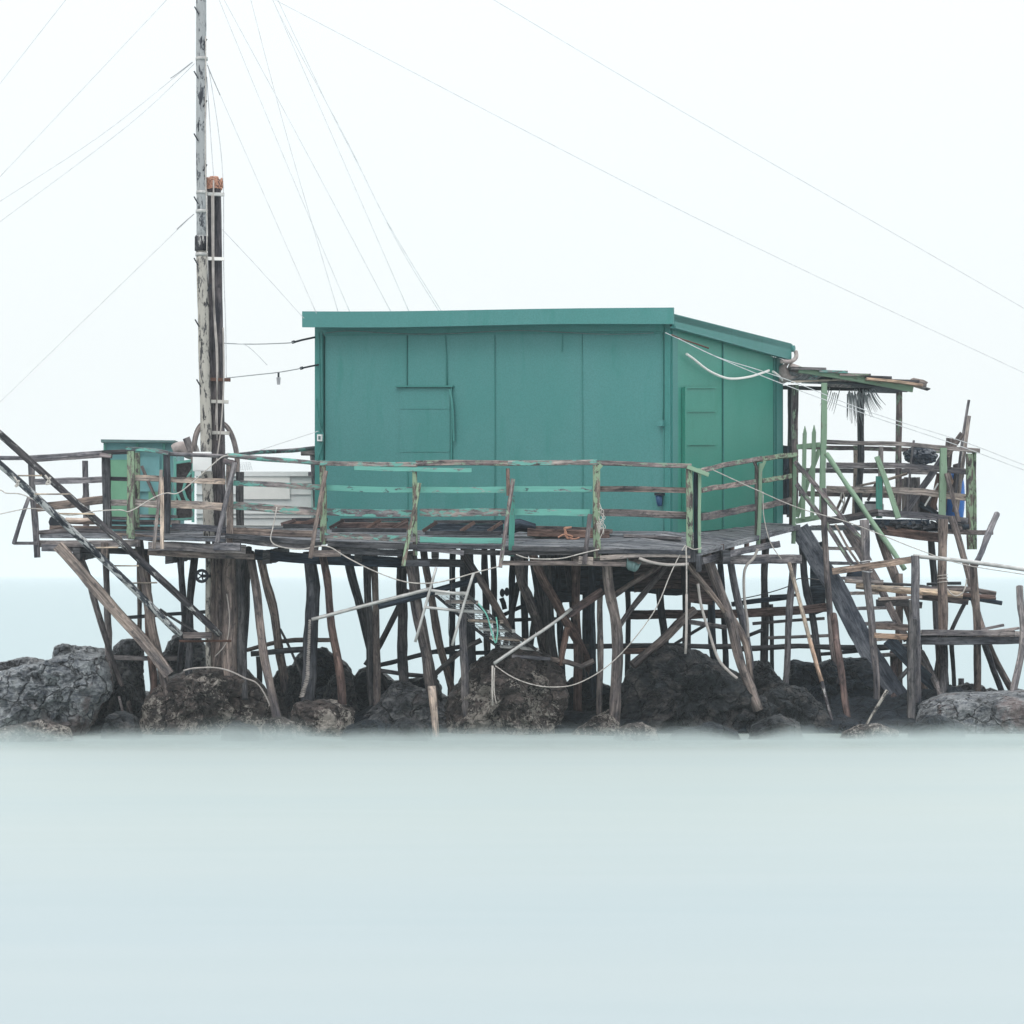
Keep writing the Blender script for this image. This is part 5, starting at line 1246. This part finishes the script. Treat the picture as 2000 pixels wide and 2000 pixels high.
rope('mooring_rope', 'long pale rope sagging in a wide curve to the deck corner post', 'rope', [(967,1300),(1000,1322),(1040,1337),(1080,1342),(1125,1336),(1180,1306),(1230,1258),(1280,1190),(1310,1120),(1334,1072),(1341,1067),(1355,1073),(1371,1070)], 2.2, 'rope', (32.9,32.95))
rope('hanging_tube', 'pale grey tube hanging straight down from the deck corner', 'tube', [(1340,1068),(1341,1110),(1341,1162)], 3, 'rope', 32.9)
one('tube', 'lower thick part of the tube hanging under the deck corner', 'tube', [(1341,1160),(1341,1220),(1339,1277)], 5, 'hosec', 32.9, jit=.2)
rope('bent_pipe', 'long bent pipe curving down to the biggest dark boulder', 'pipe', [(1363,1140),(1370,1185),(1385,1235),(1402,1285),(1422,1310),(1440,1325)], 5.5, 'hosec', 33.3)
rope('bent_hose', 'grey hose bending out of the deck edge and hanging straight down', 'hose', [(1480,1072),(1472,1090),(1458,1105),(1453,1125),(1454,1170),(1460,1215),(1461,1245)], 5.5, 'hosec', 34.6)
rope('pale_hose', 'fat pale hose lying under the deck edge near the corner', 'hose', [(1248,1090),(1272,1098),(1305,1103),(1345,1102)], 6, 'hosec', 32.95)
mb = MB(); mb.sweep(smooth_pts(V3([(1224,1098),(1240,1100),(1250,1104)], 33.0)), .06, .05, 'log', 3, seg=.03); mb.sweep(V3([(1238,1100),(1236,1116)], 33.0), .03, .03, 'log', 2, taper=.4); mb.build('rag', 'shedr', None, 'grey green rag tucked under the deck edge', 'rag')
bb = thing('bamboo_pole', 'long bamboo pole leaning from the deck down into the water', 'pole', P(1636, 1445, 34.2))
mem('cane', [(1541,1100),(1562,1175),(1581,1248)], 8, 'bamboo', (35.4,34.9), parent=bb, jit=.2)
mem('cane', [(1581,1248),(1594,1295),(1605,1332)], 8.5, 'tan', (34.9,34.6), parent=bb, jit=.2)
mem('cane', [(1605,1332),(1617,1380),(1638,1450)], 8, 'peel2', (34.6,34.2), parent=bb, jit=.3, taper=.6)
one('pipe', 'short white tipped pipe sticking out of the water by the stairs', 'pipe', [(1733,1348),(1722,1365),(1705,1395),(1660,1470)], 7, 'peelp', 33.6, jit=.15, taper=.5)
one('stick', 'thin stick standing in the water left of the mast mound', 'stick', [(232,1360),(240,1392),(251,1435)], 5, 'peel2', 33.2, jit=.5)
# ------------------------------------------------------------------ cables and wires
CW = 'thin stay wires against the sky'
sky_w = (
 ('upper left corner wire, shortest', [(-60,240),(0,163),(128,0),(180,-66)], 34), ('second wire from the upper left corner', [(-60,410),(0,345),(325,0),(390,-70)], 34),
 ('upper of the two wires from the mast clamp to the left edge', [(-60,430),(0,393),(200,262),(376,122)], 33.8), ('lower of the two wires from the mast clamp to the left edge', [(-60,480),(0,433),(250,245),(380,124)], 33.8),
 ('lone wire from the mast down left to the left edge', [(-60,842),(0,785),(180,610),(376,420)], 33.8), ('wire from the mast clamp down right to the roof left end', [(404,122),(430,185),(520,390),(618,612)], 34.5),
 ('steep wire landing on the roof, second from the left', [(405,-60),(428,0),(560,320),(690,625)], 37), ('wire crossing behind, landing right of the steep pair', [(405,-60),(438,0),(600,300),(772,625)], 37.2),
 ('nearly vertical wire crossing two others above the roof', [(478,-50),(490,0),(560,265),(665,625)], 37.4), ('wire from top centre left, landing mid left on the roof', [(512,-50),(533,0),(660,290),(806,625)], 37.0),
 ('left wire of the close dark pair landing on the roof', [(510,-50),(533,0),(565,65),(680,280),(760,440),(873,625)], 37.3), ('right wire of the close dark pair landing on the roof', [(520,-50),(543,0),(640,205),(700,322),(780,480),(868,625)], 37.1),
 ('long wire from top left sloping to the right edge, lower', [(430,-60),(538,0),(1346,419),(2000,728),(2150,800)], 36.5), ('long wire from top centre sloping to the right edge, upper', [(880,-50),(965,0),(1340,222),(2000,602),(2150,690)], 37.5),
 ('wire from the mast post to the roof corner', [(434,448),(500,518),(594,622)], 34.3))
def far_end(a, b):
    L = math.hypot(a[0]-b[0], a[1]-b[1]); return (a[0]+(a[0]-b[0])/L*600, a[1]+(a[1]-b[1])/L*600)
for lb_, p, Y in sky_w:
    if p[0][1] < -30 or p[0][0] < -30: p = [far_end(p[0], p[1])]+p
    if p[-1][1] < -30 or p[-1][0] > 2100: p = p+[far_end(p[-1], p[-2])]
    mem('stay_wire', p, 1.25, 'wire', Y, 'cable', None, label=lb_, cat='wire', group=CW)
for lb_, p in (('knotted end of the upper wire at the mast clamp', [(333,153),(350,141),(376,121)]), ('knotted end of the right wire at the mast clamp', [(405,127),(412,145),(430,186)]), ('knotted end of the lone left wire', [(345,448),(358,436),(379,418)])):
    mem('wire_end', p, 1.7, 'cable', 33.78, 'cable', None, label=lb_, cat='wire', group='dark twisted wire ends')
rope('stay_cable', 'upper cable between mast post and hut with a turnbuckle', 'cable', [(412,668),(450,671),(500,672),(560,670),(575,668)], 2, 'cable', (33.95,36.15))
t = thing('turnbuckle', 'upper black turnbuckle at the left edge of the hut', 'turnbuckle', P(600, 663, 36.2), 'turnbuckles left of the hut')
mem('body', [(575,668),(590,664),(618,658)], 4, 'iron', (36.15,36.4), parent=t, jit=.3); mem('eye', [(570,669),(576,667)], 6, 'iron', 36.15, parent=t, jit=0)
rope('stay_cable', 'lower cable between mast post and hut, carrying the bulb', 'cable', [(444,738),(500,732),(545,727),(590,719)], 2, 'cable', (33.95,36.2))
t = thing('turnbuckle', 'lower black turnbuckle at the left edge of the hut', 'turnbuckle', P(600, 716, 36.2), 'turnbuckles left of the hut')
mem('body', [(590,719),(604,716),(624,712)], 3.5, 'iron', (36.2,36.35), parent=t, jit=.3); mem('eye', [(586,720),(592,718)], 6, 'iron', 36.2, parent=t, jit=0)
bl = thing('light_bulb', 'glass bulb lamp hanging from the lower cable', 'lamp', P(544, 751, 35.45))
mem('socket', [(544,728),(544,739)], 4, 'iron', 35.45, parent=bl, jit=.2)
mb = MB(); mb.sweep(V3([(544,737),(544,741),(544,747),(544,751)], 35.45), .027, .027, 'log', 0, seg=.01, taper=.75); mb.build('glass', 'frond', bl)
rope('loose_wire', 'loose wire end curling down from the upper cable', 'wire', [(462,671),(480,674),(500,690),(522,713)], 1.5, 'wire', 34.5)
rope('loose_wire', 'faint wire rising to the left edge of the hut', 'wire', [(505,880),(560,862),(622,842)], 1.2, 'wire', 35.5)
rope('power_wire', 'white wire from the left edge looping along the railing to the mast', 'wire', [(-40,948),(0,957),(12,963),(40,965),(70,978),(110,1000),(140,1006),(190,998),(235,996),(255,998),(300,972),(325,963),(350,962),(395,925),(430,895),(446,889)], 2.2, 'rope', 32.5)
rope('power_wire', 'faint wire at the left edge below the white wire', 'wire', [(-40,1012),(0,1004),(60,993),(110,1000)], 1.8, 'rope', 32.5)
rope('deck_wire', 'white wire draped along the deck front left of the hut', 'wire', [(541,990),(533,1030),(529,1055),(545,1067),(585,1073),(622,1067),(645,1069),(680,1090),(730,1115),(790,1136),(840,1139),(880,1132),(930,1118),(980,1105)], 2.4, 'rope', (32.85,32.75))
rope('deck_wire', 'white wire looped along the deck front under the green brace', 'wire', [(1008,1083),(1030,1090),(1065,1092),(1100,1090),(1140,1080),(1170,1073)], 2.2, 'rope', 32.8)
rope('slack_wire', 'upper wire passing in front of the pergola to the right edge', 'wire', [(1325,661),(1400,697),(1480,722),(1560,750),(1700,805),(1880,862),(2000,908),(2100,945)], 1.5, 'wire', (33.9,37.3))
rope('slack_wire', 'lower wire passing in front of the pergola to the right edge', 'wire', [(1300,650),(1330,664),(1420,706),(1560,762),(1700,812),(1860,866),(2000,918),(2100,955)], 1.5, 'wire', (33.8,37.2))
rope('twisted_stay', 'twisted brown stay from the hut corner across the side wall', 'cable', [(1312,654),(1330,662),(1352,669),(1384,680)], 3.2, 'rustm', (33.85,34.2))
rope('slack_wire', 'wire from the right railing down across the stairs to the right edge', 'wire', [(1393,918),(1480,958),(1560,992),(1650,1018),(1715,1042),(1790,1072),(1880,1102),(2000,1122),(2100,1140)], 1.8, 'rope', (33.2,35.0))
rope('slack_wire', 'short wire hanging off the deck right of the forked post', 'wire', [(1490,960),(1492,1010),(1505,1060),(1526,1092)], 2, 'rope', 35.2)
rope('slack_wire', 'dark wire strung behind the bent hose', 'wire', [(1447,1170),(1500,1158),(1545,1143),(1560,1130),(1600,1132)], 2, 'dark', 35.8)
rope('anchor_rope', 'brown rope arching over the mast mound', 'rope', [(358,1310),(380,1305),(420,1304),(450,1311),(480,1325),(500,1333),(515,1352),(528,1379)], 3, 'hosec', 33.0)
rope('thin_rope', 'thin rope curling down the mast trio', 'rope', [(443,1160),(448,1200),(446,1240),(438,1262),(420,1282)], 2, 'hosec', 33.4)
rope('thin_rope', 'thin rope hanging beside the metal ladder', 'rope', [(881,1100),(882,1150),(877,1200),(877,1240),(884,1253)], 1.6, 'dark', 33.0)
# physical tidy-up: nothing may be scaled
